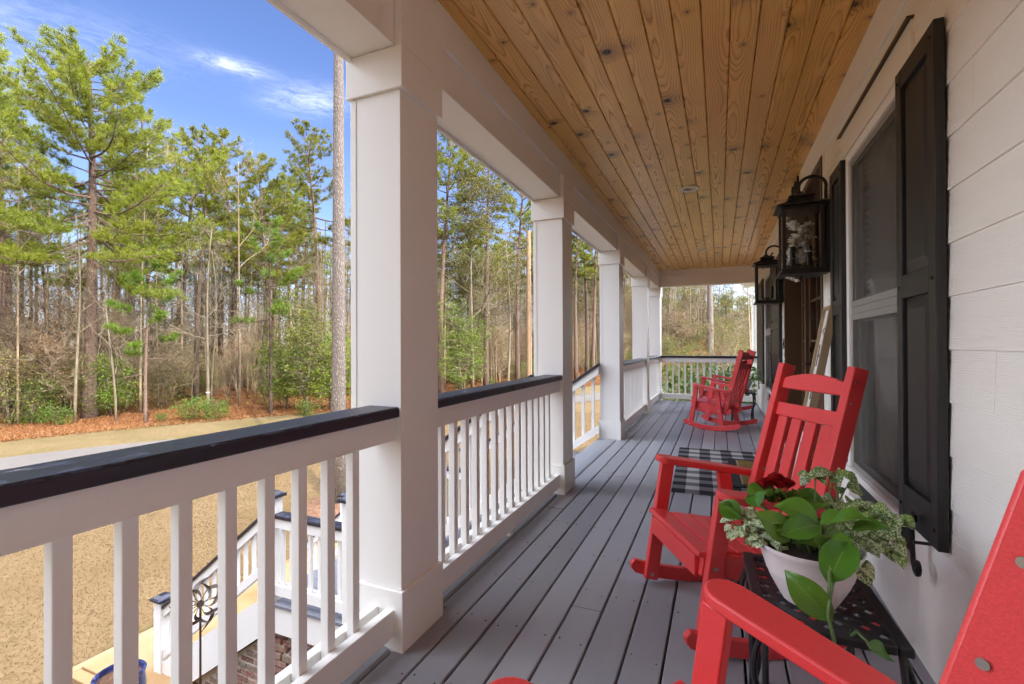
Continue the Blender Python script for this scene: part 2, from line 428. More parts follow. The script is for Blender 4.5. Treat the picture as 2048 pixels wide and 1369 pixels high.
def _mats2():
    k = NT('mat_rubber'); v = k.coord('Object'); vo = k.n('TexVoronoi', {'Vector': v, 'Scale': 55.0}, feature='DISTANCE_TO_EDGE')
    e = k.ramp(vo.outputs['Distance'], [(.05, (0,)), (.12, (1,))])
    k.bsdf(k.mix(e, (.035, .035, .035), (.006, .006, .007)), .6, k.bump(e, .8, .004), .4); MAT['mat_rubber'] = k.m
    k = NT('mat_coir'); n = k.noise(k.coord('Object'), 160, 4, .75)
    k.bsdf(k.ramp(n, [(.3, (.10, .06, .02)), (.55, (.28, .18, .06)), (.75, (.42, .29, .12))]), .95, k.bump(n, .9, .006), .1); MAT['mat_coir'] = k.m
    k = NT('pothos_leaf'); uv = k.n('UVMap'); s = k.n('SeparateXYZ', {'Vector': uv.outputs[0]})
    vv = k.math('ABSOLUTE', k.math('SUBTRACT', s.outputs[1], .5))
    ve = k.math('FRACT', k.math('MULTIPLY', k.math('SUBTRACT', s.outputs[0], k.math('MULTIPLY', vv, .9)), 9.0))
    vein = k.ramp(ve, [(0, (1,)), (.10, (0,)), (.9, (0,)), (1, (1,))])
    mid = k.ramp(vv, [(.0, (1,)), (.018, (0,))])
    at = k.n('Attribute', attribute_name='tint'); sr = k.n('SeparateColor', {'Color': at.outputs[0]})
    n = k.noise(k.coord('Object'), 30, 3, .6); n2 = k.noise(k.coord('Object', (14, 14, 14)), 2.0, 4, .6)
    c = k.mix(n, (.035, .13, .014), (.075, .24, .022)); c = k.mix(k.math('MULTIPLY', sr.outputs[0], .7), c, (.17, .30, .03))
    c = k.mix(k.ramp(n2, [(.66, (0,)), (.7, (.8,))]), c, (.38, .46, .10))
    c = k.mix(k.math('MULTIPLY', vein, .5), c, (.03, .09, .012)); c = k.mix(k.math('MULTIPLY', mid, .8), c, (.20, .34, .07))
    b = k.n('BsdfPrincipled', {'Base Color': c, 'Roughness': .32, 'Specular IOR Level': .5, 'Normal': k.bump(k.math('ADD', vein, mid), -.3, .002)})
    t = k.n('BsdfTranslucent', {'Color': c}); mx = k.n('MixShader', {0: .22, 1: b.outputs[0], 2: t.outputs[0]})
    k.t.links.new(mx.outputs[0], k.out.inputs[0]); MAT['pothos_leaf'] = k.m
    k = NT('polka_leaf'); v = k.coord('Object'); at = k.n('Attribute', attribute_name='tint'); sr = k.n('SeparateColor', {'Color': at.outputs[0]})
    n = k.noise(v, 190, 3, .6, dist=.6)
    th = k.math('MULTIPLY_ADD', sr.outputs[1], -.20, .615)
    m = k.n('MapRange', {'Value': n, 'From Min': th, 'From Max': k.math('ADD', th, .05)}).outputs[0]
    c = k.mix(sr.outputs[0], (.055, .12, .020), (.15, .25, .035)); c = k.mix(m, c, (.50, .56, .38))
    k.bsdf(c, .55, None, .3); MAT['polka_leaf'] = k.m
    k = NT('begonia_petal'); n = k.noise(k.coord('Object'), 60, 3)
    k.bsdf(k.mix(n, (.42, .006, .010), (.20, .002, .006)), .45, None, .4); MAT['begonia_petal'] = k.m
    k = NT('glaze_blue'); n = k.noise(k.coord('Object', (14, 14, 2)), 1.5, 5, .6)
    k.bsdf(k.ramp(n, [(.35, (.010, .013, .05)), (.55, (.022, .03, .12)), (.7, (.09, .11, .24))]), .18, None, .6); MAT['glaze_blue'] = k.m
    k = NT('stem_green'); k.bsdf((.10, .17, .05), .5); MAT['stem_green'] = k.m
    k = NT('rust_concrete'); n = k.noise(k.geo((1, 1, 1)), .9, 5, .6); f = k.noise(k.geo((1, 1, 1)), 40, 3)
    c = k.ramp(n, [(.32, (.30, .135, .045)), (.5, (.36, .22, .10)), (.68, (.36, .27, .16))])
    k.bsdf(k.mix(k.math('MULTIPLY', f, .25), c, (.24, .16, .09)), .8, k.bump(f, .15, .01), .2); MAT['rust_concrete'] = k.m
    k = NT('roof_shingle'); n = k.noise(k.geo((3, 12, 3)), 3, 4); k.bsdf(k.mix(n, (.05, .048, .045), (.10, .095, .09)), .9); MAT['roof_shingle'] = k.m
    k = NT('can_white'); k.bsdf((.75, .72, .68), .35); MAT['can_white'] = k.m
    k = NT('can_lens'); k.bsdf((.45, .44, .42), .4); MAT['can_lens'] = k.m
_mats2()
# ------------------------------------------------------------------ porch: floor, ceiling, beams
WX = 0.69                    # siding plane of the house front
CZ = 2.75                    # ceiling
GZ = -2.8                    # lawn level
Y0, Y1 = -3.6, 10.70         # porch ends
COLS = [-0.92, 1.543, 3.668, 6.035, 8.53, 10.515]      # near face of every column base

edges = [-1.191, -1.05, -.910, -.773, -.633, -.490, -.344, -.201, -.060, .081, .221, .363, .507, .651, .70]
fl = MB()
rnd = random.Random(3)
for a, b in zip(edges[:-1], edges[1:]):
    y = Y0
    while y < Y1:
        e = min(Y1, y + rnd.uniform(2.4, 4.9))
        if Y1 - e < .7: e = Y1
        g = .0042; c = rnd.uniform(.86, 1.12)
        x0, x1 = a + g, b - g
        z = rnd.uniform(-.0012, .0012)
        fl.prism([(x0, -.03), (x1, -.03), (x1, -.004 + z), (x1 - .004, z), (x0 + .004, z), (x0, -.004 + z)], 'y', y + .0012, e - .0012, 0, (c, c, c * rnd.uniform(.98, 1.03)))
        y = e
prof = [(-1.195, -.045), (-1.195, -.008), (-1.205, .004), (-1.24, .011), (-1.29, .008), (-1.36, -.002), (-1.43, -.008), (-1.452, -.02), (-1.458, -.04)]
fl.prism(prof, 'y', Y0, Y1 + .06, 0, (.92, .93, .93))
floor_o = fl.build('porch_floor', MAT['deck_paint'], smooth=True, angle=25)
tag(floor_o, kind='structure')
nl = MB()
yy = -1.0
while yy < Y1:
    for a, b in zip(edges[:-2], edges[1:-1]):
        for f in (.2, .8):
            if rnd.random() < .86:
                nl.disc((a + (b - a) * f + rnd.uniform(-.008, .008), yy + rnd.uniform(-.02, .02), .0008), rnd.uniform(.003, .0045), (0, 0, 1), .0012, 8)
    yy += .41
tag(nl.build('floor_nails', MAT['letter_black'], floor_o), kind='stuff')
sub = MB(); sub.box(-1.40, .9, Y0, Y1, -.30, -.05)
tag(sub.build('porch_joists', MAT['dark_room'], floor_o))
fa = MB(); fa.box(-1.425, -1.401, Y0, Y1 + .03, -.36, -.046); fa.box(-1.40, .69, Y1 + .002, Y1 + .028, -.36, -.02)
fa.build('porch_fascia', MAT['white_paint'], floor_o)

# ceiling: separate tongue-and-groove boards
ce = MB(); rnd = random.Random(19)
cl = [-1.166] + [-1.095 + .128 * i for i in range(14)] + [.690]
for a, b in zip(cl[:-1], cl[1:]):
    y = Y0 + rnd.uniform(-3, 0)
    while y < 10.52:
        L = rnd.uniform(1.3, 4.2); e = min(y + L, 10.52)
        col = (rnd.random(), rnd.random(), rnd.random())
        g = .0016; ch = .006; z0 = CZ + rnd.uniform(-.0006, .0006)
        x0, x1 = a + g, b - g
        pr = [(x0, z0 + ch), (x0 + ch * .7, z0), (x1 - ch * .7, z0), (x1, z0 + ch), (x1, z0 + .02), (x0, z0 + .02)]
        n = len(pr); v = [(p[0], y + .0006, p[1]) for p in pr] + [(p[0], e - .0006, p[1]) for p in pr]
        f = [tuple(range(n)), tuple(range(2 * n - 1, n - 1, -1))] + [(i, n + i, n + (i + 1) % n, (i + 1) % n) for i in range(n)]
        xc = (a + b) / 2
        uvv = [(p[1], p[0] - xc) for p in v]
        ce.add(v, f, 0, col, [[uvv[i] for i in ff] for ff in f])
        y = e
ceil_o = tag(ce.build('porch_ceiling', MAT['knotty_pine']), kind='structure')
cb = MB(); cb.box(-1.2, .7, Y0, 10.6, CZ + .021, CZ + .05); cb.build('ceiling_backing', MAT['dark_room'], ceil_o)

bm_ = MB()
bm_.box(-1.385, -1.17, Y0, 10.75, 2.385, 2.571)
bm_.box(-1.40, -1.386, Y0, 10.76, 2.366, 2.70)
bm_.box(-1.39, -1.152, Y0, 10.74, 2.5725, 2.80)
beam_o = tag(bm_.build('porch_beam', MAT['white_paint'], bevel=.003), kind='structure')
eb = MB(); eb.box(-1.151, .689, 10.53, 10.72, 2.412, 2.636); eb.box(-1.151, .689, 10.515, 10.73, 2.638, 2.80)
tag(eb.build('end_beam', MAT['white_paint'], bevel=.003), kind='structure')

# ------------------------------------------------------------------ columns
def make_column():
    t = empty('porch_column')
    s = MB(); s.box(-1.398, -1.152, .012, .282, .236, 2.214)
    s.box(-1.4005, -1.372, .0095, .0118, .236, 2.214)
    s.build('shaft', MAT['white_paint'], t, bevel=.003)
    b = MB(); b.box(-1.412, -1.138, 0, .298, -.012, .2345); b.build('base', MAT['white_paint'], t, bevel=.003)
    c = MB(); c.box(-1.414, -1.134, -.003, .300, 2.2155, 2.382); c.build('capital', MAT['white_paint'], t, bevel=.003)
    p = MB(); p.box(-1.168, -1.134, -.003, .300, 2.3835, 2.566); p.build('beam_block', MAT['white_paint'], t, bevel=.003)
    return t
col_labels = ['square white porch column before the railing, on the viewer\'s end of the porch',
              'large white square column nearest the viewer, with the first railing butting into it',
              'white square column on the near side of the opening to the stairs',
              'white square column on the far side of the opening to the stairs',
              'slim-looking white column between the two short railings beyond the stairs',
              'white square corner column at the far end railing']
c0 = make_column()
for i, y in enumerate(COLS):
    c = c0 if i == 0 else copy_tree(c0)
    c.location = (0, y, 0); tag(c, col_labels[i], 'porch column', 'square white columns along the porch edge')

# ------------------------------------------------------------------ level railings
def baluster_mesh(z0, z1, s=.034):
    b = MB(); b.box(-s / 2, s / 2, -s / 2, s / 2, z0, z1); return b
def railing(L, label, n=None, support=True, first=None, p=None):
    """local: runs along +y from 0 to L, porch side is +x; origin on the floor under the balusters"""
    t = empty('porch_railing'); tag(t, label, 'railing', 'white porch railings with black cap rails')
    m = MB(); m.prism([(-.070, .916), (.076, .916), (.080, .920), (.080, .950), (.074, .957), (-.066, .957), (-.072, .951), (-.072, .92)], 'y', .0, L); m.build('cap_rail', MAT['rail_black'], t, bevel=.002)
    m = MB(); m.box(.019, .056, 0, L, .824, .9155); m.box(-.056, -.019, 0, L, .824, .9155); m.build('top_rail', MAT['white_grain'], t, bevel=.002)
    m = MB(); m.box(.019, .056, 0, L, .055, .160); m.box(-.056, -.019, 0, L, .055, .160); m.build('bottom_rail', MAT['white_grain'], t, bevel=.002)
    if support:
        m = MB(); m.box(-.015, .036, L * .5 - .02, L * .5 + .02, .006, .0545); m.build('support_block', MAT['white_paint'], t, bevel=.002)
    n = n or max(2, round(L / .122) - 1); p = p or L / (n + 1); first = first or p
    b0 = None
    for i in range(n):
        if b0 is None:
            b0 = baluster_mesh(.075, .905).build('baluster', MAT['white_grain'], t, bevel=.0025); b = b0
        else:
            b = b0.copy(); COL.objects.link(b); b.parent = t
        b.location = (0, first + p * i, 0)
    return t
RX = -1.237
spans = [(0, 1, 'long white railing nearest the viewer with a flaking black cap rail'),
         (1, 2, 'white railing between the two nearest columns, before the stairs'),
         (3, 4, 'short-looking white railing just beyond the stair opening'),
         (4, 5, 'farthest side railing, between the last two columns')]
for a, b, lb in spans:
    ya = COLS[a] + .284; yb = COLS[b] + .010
    t = railing(yb - ya, lb, {0: 16, 1: 14}.get(a), True, {0: 1.379 - 15 * .1216 - ya, 1: 1.98 - ya}.get(a), {0: .1216, 1: .1205}.get(a))
    t.location = (RX, ya, 0)
t = railing(.686 + 1.152, 'white railing across the far end of the porch, behind the two distant rocking chairs', None, False)
t.location = (-1.152, 10.62, 0); t.rotation_euler = (0, 0, -PI / 2)

# ------------------------------------------------------------------ recessed ceiling lights
def make_can():
    t = empty('recessed_light')
    m = MB(); m.lathe([(.062, .003), (.066, -.004), (.088, -.007), (.094, -.003), (.095, .004)], sides=32); m.build('trim_ring', MAT['can_white'], t, smooth=True)
    m = MB(); m.lathe([(.0635, .001), (.058, .006), (.050, .0075), (.0001, .008)], sides=32); m.build('lens', MAT['can_lens'], t, smooth=True)
    return t
cn = make_can()
for i, (x, y, lb) in enumerate([(-.265, 5.08, 'round white recessed ceiling light nearer the viewer'), (-.27, 8.49, 'small far recessed ceiling light toward the porch end'), (-.265, 1.6, 'round recessed ceiling light overhead')][:2]):
    c = cn if i == 0 else copy_tree(cn)
    c.location = (x, y, CZ - .0015); tag(c, lb, 'ceiling light', 'recessed lights in the wood ceiling')
# ------------------------------------------------------------------ house
house = empty('house', (0, 0, 0)); tag(house, 'white lap-sided house with black shutters and brown front door along the porch', 'house')
OPEN = [(2.37, 3.36, .44, 2.30), (4.03, 6.23, -.02, 2.56), (7.63, 8.93, .44, 2.30)]   # y0,y1,z0,z1
wall = MB(); rnd = random.Random(5)
YW0, YW1 = -4.2, 10.75
z = -.04; k = 0
rows = [-.039 + .174 * i for i in range(15)]
for zi in rows:
    z0, z1 = zi, min(zi + .178, 2.56)
    segs = [(YW0, YW1)]
    for (a, b, c, d) in OPEN:
        if z1 - .02 > c and z0 + .02 < d:
            new = []
            for s, e in segs:
                if e <= a or s >= b: new.append((s, e)); continue
                if s < a: new.append((s, a))
                if e > b: new.append((b, e))
            segs = new
    for s, e in segs:
        # butt joints
        cut = s + rnd.uniform(1.6, 3.6)
        pts = [s]
        while cut < e - .5:
            pts.append(cut); cut += rnd.uniform(2.4, 3.66)
        pts.append(e)
        for p, q in zip(pts[:-1], pts[1:]):
            wall.prism([(WX, z0), (WX + .0075, z1), (WX + .05, z1), (WX + .05, z0)], 'y', p + .0008, q - .0008)
wall.build('wall', MAT['siding'], house)
tr = MB()
tr.box(WX - .012, WX + .05, YW0, YW1, 2.561, 2.80)                      # frieze
tr.box(WX - .006, WX + .04, 2.30, 3.47, 2.305, 2.452)                    # header over the window
tr.box(WX - .004, WX + .04, 7.50, 9.05, 2.305, 2.452)
tr.box(WX - .002, WX + .049, YW1 + .001, YW1 + .11, -.03, 2.56)          # corner board
tr.box(WX - .006, WX + .05, 4.0, 4.029, -.02, 2.5605); tr.box(WX - .006, WX + .05, 6.231, 6.26, -.02, 2.5605)
tr.build('trim', MAT['white_paint'], house, bevel=.003)
for a, b in ((2.29, 3.48), (7.49, 9.06)):  # drip-cap flashing, made dark to draw the shadow line over the header
    fl_ = MB(); fl_.box(WX - .022, WX + .01, a, b, 2.4535, 2.4605); fl_.box(WX - .022, WX - .018, a, b, 2.447, 2.453)
    fl_.build('flashing_shadow', MAT['brown_wood'], house)
core = MB()                                                             # wall body behind the siding, split around the openings
def wallbody(y0, y1, z0, z1): core.box(WX + .051, WX + .17, y0, y1, z0, z1)
ys = [YW0] + [v for o in OPEN for v in o[:2]] + [YW1]
for a, b in zip(ys[0::2], ys[1::2]): wallbody(a, b, -.3, 2.8)
for (a, b, c, d) in OPEN:
    wallbody(a, b, d, 2.8)
    wallbody(a, b, -.3, c)
core.build('wall_body', MAT['dark_room'], house)
# roof: porch slope, main gable, so that the porch front stands in the building's own shade
rf = MB()
rf.prism([(-1.75, 2.72), (-1.75, 2.84), (5.6, 5.75), (13, 2.84), (13, 2.72), (5.6, 5.6)], 'y', YW0 - .5, 11.15)
rf.build('roof', MAT['roof_shingle'], house)
gb = MB(); gb.prism([(-1.4, 2.81), (12.6, 2.81), (5.6, 5.58)], 'y', 10.8, 10.95); gb.build('gable', MAT['siding'], house)
sw = MB(); sw.box(.86, 12, 10.75, 10.86, -2.8, 2.8); sw.box(11.9, 12, -4.2, 10.75, -2.8, 2.8); sw.build('side_wall', MAT['siding'], house)
sf = MB(); sf.box(-1.72, -1.41, YW0 - .4, 11.1, 2.715, 2.735); sf.box(-1.72, 6, 10.97, 11.1, 2.74, 2.752); sf.build('soffit', MAT['white_paint'], house)
fd = MB(); fd.box(-1.38, .9, 0, 0, 0, 0)
fo = MB(); fo.box(-1.30, 12, Y0, 10.70, -3.2, -.365)
k = NT('brick_wall'); bt = k.n('TexBrick', {'Vector': k.n('Mapping', {'Vector': k.n('TexCoord').outputs['Object'], 'Rotation': (PI / 2, 0, 0)}).outputs[0], 'Color1': (.24, .10, .07, 1), 'Color2': (.30, .19, .13, 1), 'Mortar': (.5, .45, .38, 1), 'Scale': 4.6})
k.bsdf(bt.outputs[0], .9); MAT['brick_wall'] = k.m
fo.build('foundation', MAT['brick_wall'], house)
# a wing of the house beyond the porch end, with its eave and gutter
gt = MB()
gt.prism([(.60, 2.70), (.52, 2.78), (.52, 2.83), (.72, 2.83), (.72, 2.70)], 'y', 11.16, 14.2)
gt.tube([(.58, 13.9, 2.72), (.58, 13.9, 2.60), (.66, 13.9, 2.50), (.78, 13.9, 2.44), (.80, 13.9, 2.2), (.80, 13.9, -2.6)], .035, 8)
gt.build('gutter', MAT['white_paint'], house, smooth=True)
wg = MB(); wg.box(.73, 6, 10.97, 14.6, 2.755, 2.84); wg.box(.86, 5.9, 10.99, 14.2, -2.8, 2.7548); wg.build('wing', MAT['siding'], house)

# windows ------------------------------------------------------------
def window(y0, y1, z0, z1):
    t = empty('window'); t.parent = house
    x = WX
    m = MB()   # casing
    m.box(x - .010, x + .06, y0 - .005, y0 + .05, z0, z1); m.box(x - .010, x + .06, y1 - .05, y1 + .005, z0, z1)
    m.box(x - .010, x + .06, y0 + .0505, y1 - .0505, z1 - .05, z1)
    m.box(x - .020, x + .06, y0 - .02, y1 + .02, z0 - .035, z0 - .0005)
    m.build('casing', MAT['white_paint'], t, bevel=.002)
    a, b, c, d = y0 + .052, y1 - .052, z0 + .002, z1 - .052
    zm = z0 + (z1 - z0) * .495
    m = MB(); w = .042
    for (p, q, xx) in ((zm + .02, d, x + .012), (c, zm - .02, x + .030)):
        m.box(xx, xx + .022, a, a + w, p, q); m.box(xx, xx + .022, b - w, b, p, q)
        m.box(xx, xx + .022, a + w + .0005, b - w - .0005, q - w, q); m.box(xx, xx + .022, a + w + .0005, b - w - .0005, p, p + w)
    m.build('sash', MAT['screen_frame'], t, bevel=.002)
    m = MB(); m.box(x + .004, x + .055, a, b, zm - .019, zm + .019); m.build('meeting_rail', MAT['screen_frame'], t, bevel=.002)
    m = MB(); m.box(x + .021, x + .024, a + w, b - w, zm + .02 + w, d - w); m.box(x + .039, x + .042, a + w, b - w, c + w, zm - .02 - w)
    m.build('pane', MAT['window_glass'], t)
    m = MB(); m.box(x + .0055, x + .0065, a + .012, b - .012, c + .012, zm - .02); m.box(x + .0055, x + .0065, a + .012, b - .012, zm + .02, d - .012)
    m.build('insect_screen', MAT['insect_screen'], t)
    m = MB()
    for p, q in ((zm + .02, d), (c, zm - .02)):
        m.box(x + .001, x + .0052, a, a + .030, p, q); m.box(x + .001, x + .0052, b - .030, b, p, q); m.box(x + .001, x + .0052, a + .0303, b - .0303, p, p + .032); m.box(x + .001, x + .0052, a + .0303, b - .0303, q - .032, q)
    m.build('screen_frame', MAT['screen_frame'], t)
    m = MB(); n = 60   # curtain with soft pleats
    yy = np.linspace(a, b, n); xx = x + .115 + .02 * np.sin(yy * 55) + .01 * np.sin(yy * 131)
    V = np.array([(p, q, zz) for zz in (c, zm + .05) for p, q in zip(xx, yy)])
    m.add(V, np.array([(i, i + 1, n + i + 1, n + i) for i in range(n - 1)]))
    m.build('curtain', MAT['curtain'], t, smooth=True)
    m = MB()
    for i in range(22):
        zz = zm + .08 + i * .038
        m.bar((x + .085, a, zz), (x + .085, b, zz), (.55, 0, .83), .046, .002)
    m.build('blind', MAT['curtain'], t)
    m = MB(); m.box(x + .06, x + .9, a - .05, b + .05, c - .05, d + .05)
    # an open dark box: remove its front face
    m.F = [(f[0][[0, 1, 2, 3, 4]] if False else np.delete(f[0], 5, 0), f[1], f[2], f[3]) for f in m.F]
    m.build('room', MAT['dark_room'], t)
    return t
window(2.405, 3.325, .50, 2.285)
window(7.67, 8.89, .50, 2.285)

# shutters -----------------------------------------------------------
def shutter(y0, y1, z0, z1, holdback=True):
    t = MB(); x1 = WX - .004; x0 = x1 - .030
    st = .060; xb = x0 + .012
    zm = z0 + (z1 - z0) * .515; mr = .045
    t.box(x0, x1, y0, y0 + st, z0, z1); t.box(x0, x1, y1 - st, y1, z0, z1)
    t.box(x0 + .0008, x1, y0 + st + .0004, y1 - st - .0004, z0, z0 + .14)
    t.box(x0 + .0008, x1, y0 + st + .0004, y1 - st - .0004, z1 - .075, z1)
    t.box(x0 + .0008, x1, y0 + st + .0004, y1 - st - .0004, zm - mr, zm + mr)
    o = t.build('shutter', MAT['shutter_black'], house, bevel=.003)
    for p, q in ((z0 + .14, zm - mr), (zm + mr, z1 - .075)):
        m = MB(); a, b = y0 + st, y1 - st
        m.box(x0 + .016, x1 - .001, a + .0005, b - .0005, p + .0005, q - .0005)
        i = .045; v = [(x0 + .0155, a + .008, p + .008), (x0 + .0155, b - .008, p + .008), (x0 + .0155, b - .008, q - .008), (x0 + .0155, a + .008, q - .008),
             (x0 + .004, a + i, p + i), (x0 + .004, b - i, p + i), (x0 + .004, b - i, q - i), (x0 + .004, a + i, q - i)]
        m.add(v, [(0, 4, 5, 1), (1, 5, 6, 2), (2, 6, 7, 3), (3, 7, 4, 0), (4, 7, 6, 5)])
        m.build('raised_panel', MAT['shutter_black'], o)
    for yy in (y0 + .03, y1 - .03):
        for zz in (z0 + .06, z1 - .045, zm):
            m = MB(); m.disc((x0, yy, zz), .006, (-1, 0, 0), .004, 10); m.build('screw', MAT['dark_metal'], o, smooth=True)
    if holdback:
        m = MB(); yc = (y0 + y1) / 2 - .03; xx = x0 - .018
        P = []
        for s in np.linspace(0, 1, 9):   # upper curl
            a = 2.6 * PI * (1 - s) + .3; r = .006 + .012 * s
            P.append((xx, yc + r * math.cos(a), z0 + .055 + r * math.sin(a)))
        for s in np.linspace(.1, 1, 7):
            P.append((xx, yc + .014 - .012 * s + .004 * math.sin(3 * s), z0 + .05 - .15 * s))
        for s in np.linspace(.1, 1, 12):  # lower curl
            a = PI + s * 1.9 * PI; r = .028 * (1 - .62 * s)
            P.append((xx, yc - .006 - .0 + .022 * s * 0 - (.028 + r * math.cos(a)) + .028 * 0, z0 - .105 + r * math.sin(a) * 1.15))
        m.tube(P, [.006] * 4 + [.0085] * (len(P) - 6) + [.008, .009], 8)
        m.disc((xx - .004, yc + .004, z0 + .048), .011, (-1, 0, 0), .008, 10)
        m.tube([(xx, yc, z0 - .03), (WX + .002, yc, z0 - .03)], .006, 6)
        m.build('holdback', MAT['dark_metal'], o, smooth=True)
    return o
shutter(2.005, 2.385, .512, 2.275)
shutter(3.335, 3.64, .512, 2.275, False)
shutter(6.56, 7.60, .53, 2.285)
shutter(8.96, 10.25, .53, 2.285)

# front door ---------------------------------------------------------
door = empty('front_door'); door.parent = house
XD = WX + .17
m = MB()
m.box(WX - .014, XD + .03, 4.030, 4.085, .0, 2.55); m.box(WX - .014, XD + .03, 6.175, 6.230, .0, 2.55)
m.box(WX - .014, XD + .03, 4.0855, 6.1745, 2.50, 2.55); m.box(WX + .02, XD + .04, 4.0855, 6.1745, -.012, .035)
m.box(XD - .05, XD + .03, 4.48, 4.56, .0355, 2.4995); m.box(XD - .05, XD + .03, 5.70, 5.78, .0355, 2.4995)
m.box(XD - .04, XD + .03, 4.0855, 4.4795, 2.10, 2.16); m.box(XD - .04, XD + .03, 4.5605, 5.6995, 2.10, 2.16); m.box(XD - .04, XD + .03, 5.7805, 6.1745, 2.10, 2.16)
m.build('door_frame', MAT['brown_wood'], door, bevel=.003)
def lites(y0, y1, z0, z1, ny, nz, x, zp):
    b = MB(); w = .075
    b.box(x, x + .04, y0, y0 + w, z0, z1); b.box(x, x + .04, y1 - w, y1, z0, z1)
    b.box(x + .0005, x + .04, y0 + w, y1 - w, z1 - w, z1); b.box(x + .0005, x + .04, y0 + w, y1 - w, z0, z0 + w * 1.6)
    b.box(x + .0005, x + .04, y0 + w, y1 - w, zp - .05, zp + .05)
    b.box(x + .012, x + .03, y0 + w, y1 - w, z0 + w * 1.6, zp - .05); b.box(x + .004, x + .0115, y0 + w + .05, y1 - w - .05, z0 + w * 1.6 + .05, zp - .10)
    for i in range(1, ny):
        yy = y0 + w + (y1 - y0 - 2 * w) * i / ny; b.box(x + .006, x + .034, yy - .011, yy + .011, zp + .0505, z1 - w - .0005)
    for i in range(1, nz):
        zz = zp + .05 + (z1 - w - zp - .05) * i / nz; b.box(x + .007, x + .033, y0 + w + .0005, y1 - w - .0005, zz - .011, zz + .011)
    g = MB(); g.box(x + .018, x + .022, y0 + w, y1 - w, zp + .05, z1 - w)
    return b, g
for nm, a, b_, ny in (('sidelight', 4.0865, 4.479, 2), ('door_leaf', 4.561, 5.699, 3), ('sidelight', 5.781, 6.1735, 2)):
    b, g = lites(a, b_, .037, 2.098, ny, 3, XD - .02, .78)
    o = b.build(nm, MAT['brown_wood'], door, bevel=.002); g.build('door_glass', MAT['window_glass'], o)
    b2, g2 = MB(), None
    b2.box(XD - .02, XD + .02, a, b_, 2.162, 2.21); b2.box(XD - .02, XD + .02, a, b_, 2.45, 2.498); b2.box(XD - .01, XD + .01, a, b_, 2.2105, 2.4495)
    b2.build('transom', MAT['brown_wood'], door, bevel=.002)
hb = MB(); hb.tube([(XD - .02, 5.60, 1.0), (XD - .075, 5.60, 1.0), (XD - .075, 5.50, 1.0)], .010, 8); hb.disc((XD - .02, 5.60, 1.0), .03, (-1, 0, 0), .01, 14); d2 = MB(); d2.disc((XD - .02, 5.60, 1.14), .026, (-1, 0, 0), .014, 14); d2.build('deadbolt', MAT['dark_metal'], door, smooth=True)
hb.build('handle', MAT['dark_metal'], door, smooth=True)
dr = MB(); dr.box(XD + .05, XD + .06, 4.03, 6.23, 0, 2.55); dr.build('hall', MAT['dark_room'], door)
db = MB(); db.box(WX - .008, WX + .002, 6.33, 6.39, 1.14, 1.26); db.disc((WX - .008, 6.36, 1.20), .017, (-1, 0, 0), .007, 16); db.build('doorbell', MAT['dark_metal'], house, smooth=True)

# house number: 3 flat bronze digits over the door
def text_mesh(txt, size, depth, mat, name, parent, mtx):
    cu = bpy.data.curves.new(name, 'FONT'); cu.body = txt; cu.size = size; cu.extrude = depth; cu.align_x = 'CENTER'; cu.resolution_u = 4
    ob = bpy.data.objects.new(name, cu); COL.objects.link(ob)
    dg = bpy.context.evaluated_depsgraph_get()
    me = bpy.data.meshes.new_from_object(ob.evaluated_get(dg)); bpy.data.objects.remove(ob)
    me.materials.clear(); me.materials.append(mat); me.transform(mtx)
    o = bpy.data.objects.new(name, me); COL.objects.link(o)
    if parent is not None: o.parent = parent
    return o
face = Matrix(((0, 0, -1, 0), (-1, 0, 0, 0), (0, 1, 0, 0), (0, 0, 0, 1)))      # text x -> -Y, y -> Z, normal -> -X
for ch, yy in zip('981', (5.38, 5.21, 5.05)):
    text_mesh(ch, .20, .008, MAT['dark_metal'], 'house_number', house, Matrix.Translation((WX - .024, yy, 2.597)) @ face)
# ------------------------------------------------------------------ staircase down to the lawn
SY0, SY1 = 3.66, 6.03
LX0, LX1, LZ = -3.34, -4.46, -1.5
stairs = empty('staircase', (0, 0, 0)); tag(stairs, 'grey-treaded white staircase with a brick base leading from the porch to the lawn', 'staircase')
n1 = 8; r1 = 1.5 / n1; t1 = (-1.45 - LX0) / (n1 - 1)
def tread(x0, x1, z):
    m = MB(); w = (x1 - x0 - .01) / 2
    m.box(x0 - .025, x0 - .025 + w, SY0, SY1, z - .03, z); m.box(x0 - .025 + w + .006, x1 - .004, SY0, SY1, z - .03, z)
    m.build('tread', MAT['grey_board'], stairs, bevel=.004)
def riser(x, z0, z1):
    m = MB(); m.box(x, x + .015, SY0 + .002, SY1 - .002, z0, z1 - .031); m.build('riser', MAT['white_paint'], stairs)
for i in range(1, n1):
    tread(-1.45 - t1 * i, -1.45 - t1 * (i - 1), -r1 * i)
for i in range(n1): riser(-1.45 - t1 * i, -r1 * (i + 1), -r1 * i)
m = MB()
yy = SY0 - .05
while yy < SY1 + .03:
    m.box(LX1 - .03, LX0 - .002, yy, min(yy + .138, SY1 + .05), LZ - .035, LZ); yy += .144
m.build('landing', MAT['grey_board'], stairs, bevel=.004)
n2 = 6; SL2 = .79; r2_ = (LZ - (GZ + .05)) / n2; t2 = r2_ / SL2
for i in range(1, n2): tread(LX1 - t2 * i, LX1 - t2 * (i - 1), LZ - r2_ * i)
for i in range(n2): riser(LX1 - t2 * i, LZ - r2_ * (i + 1), LZ - r2_ * i)
zn2 = lambda x: LZ - SL2 * (LX1 - x)
SL1 = r1 / t1
zn1 = lambda x: -SL1 * (-1.45 - x)
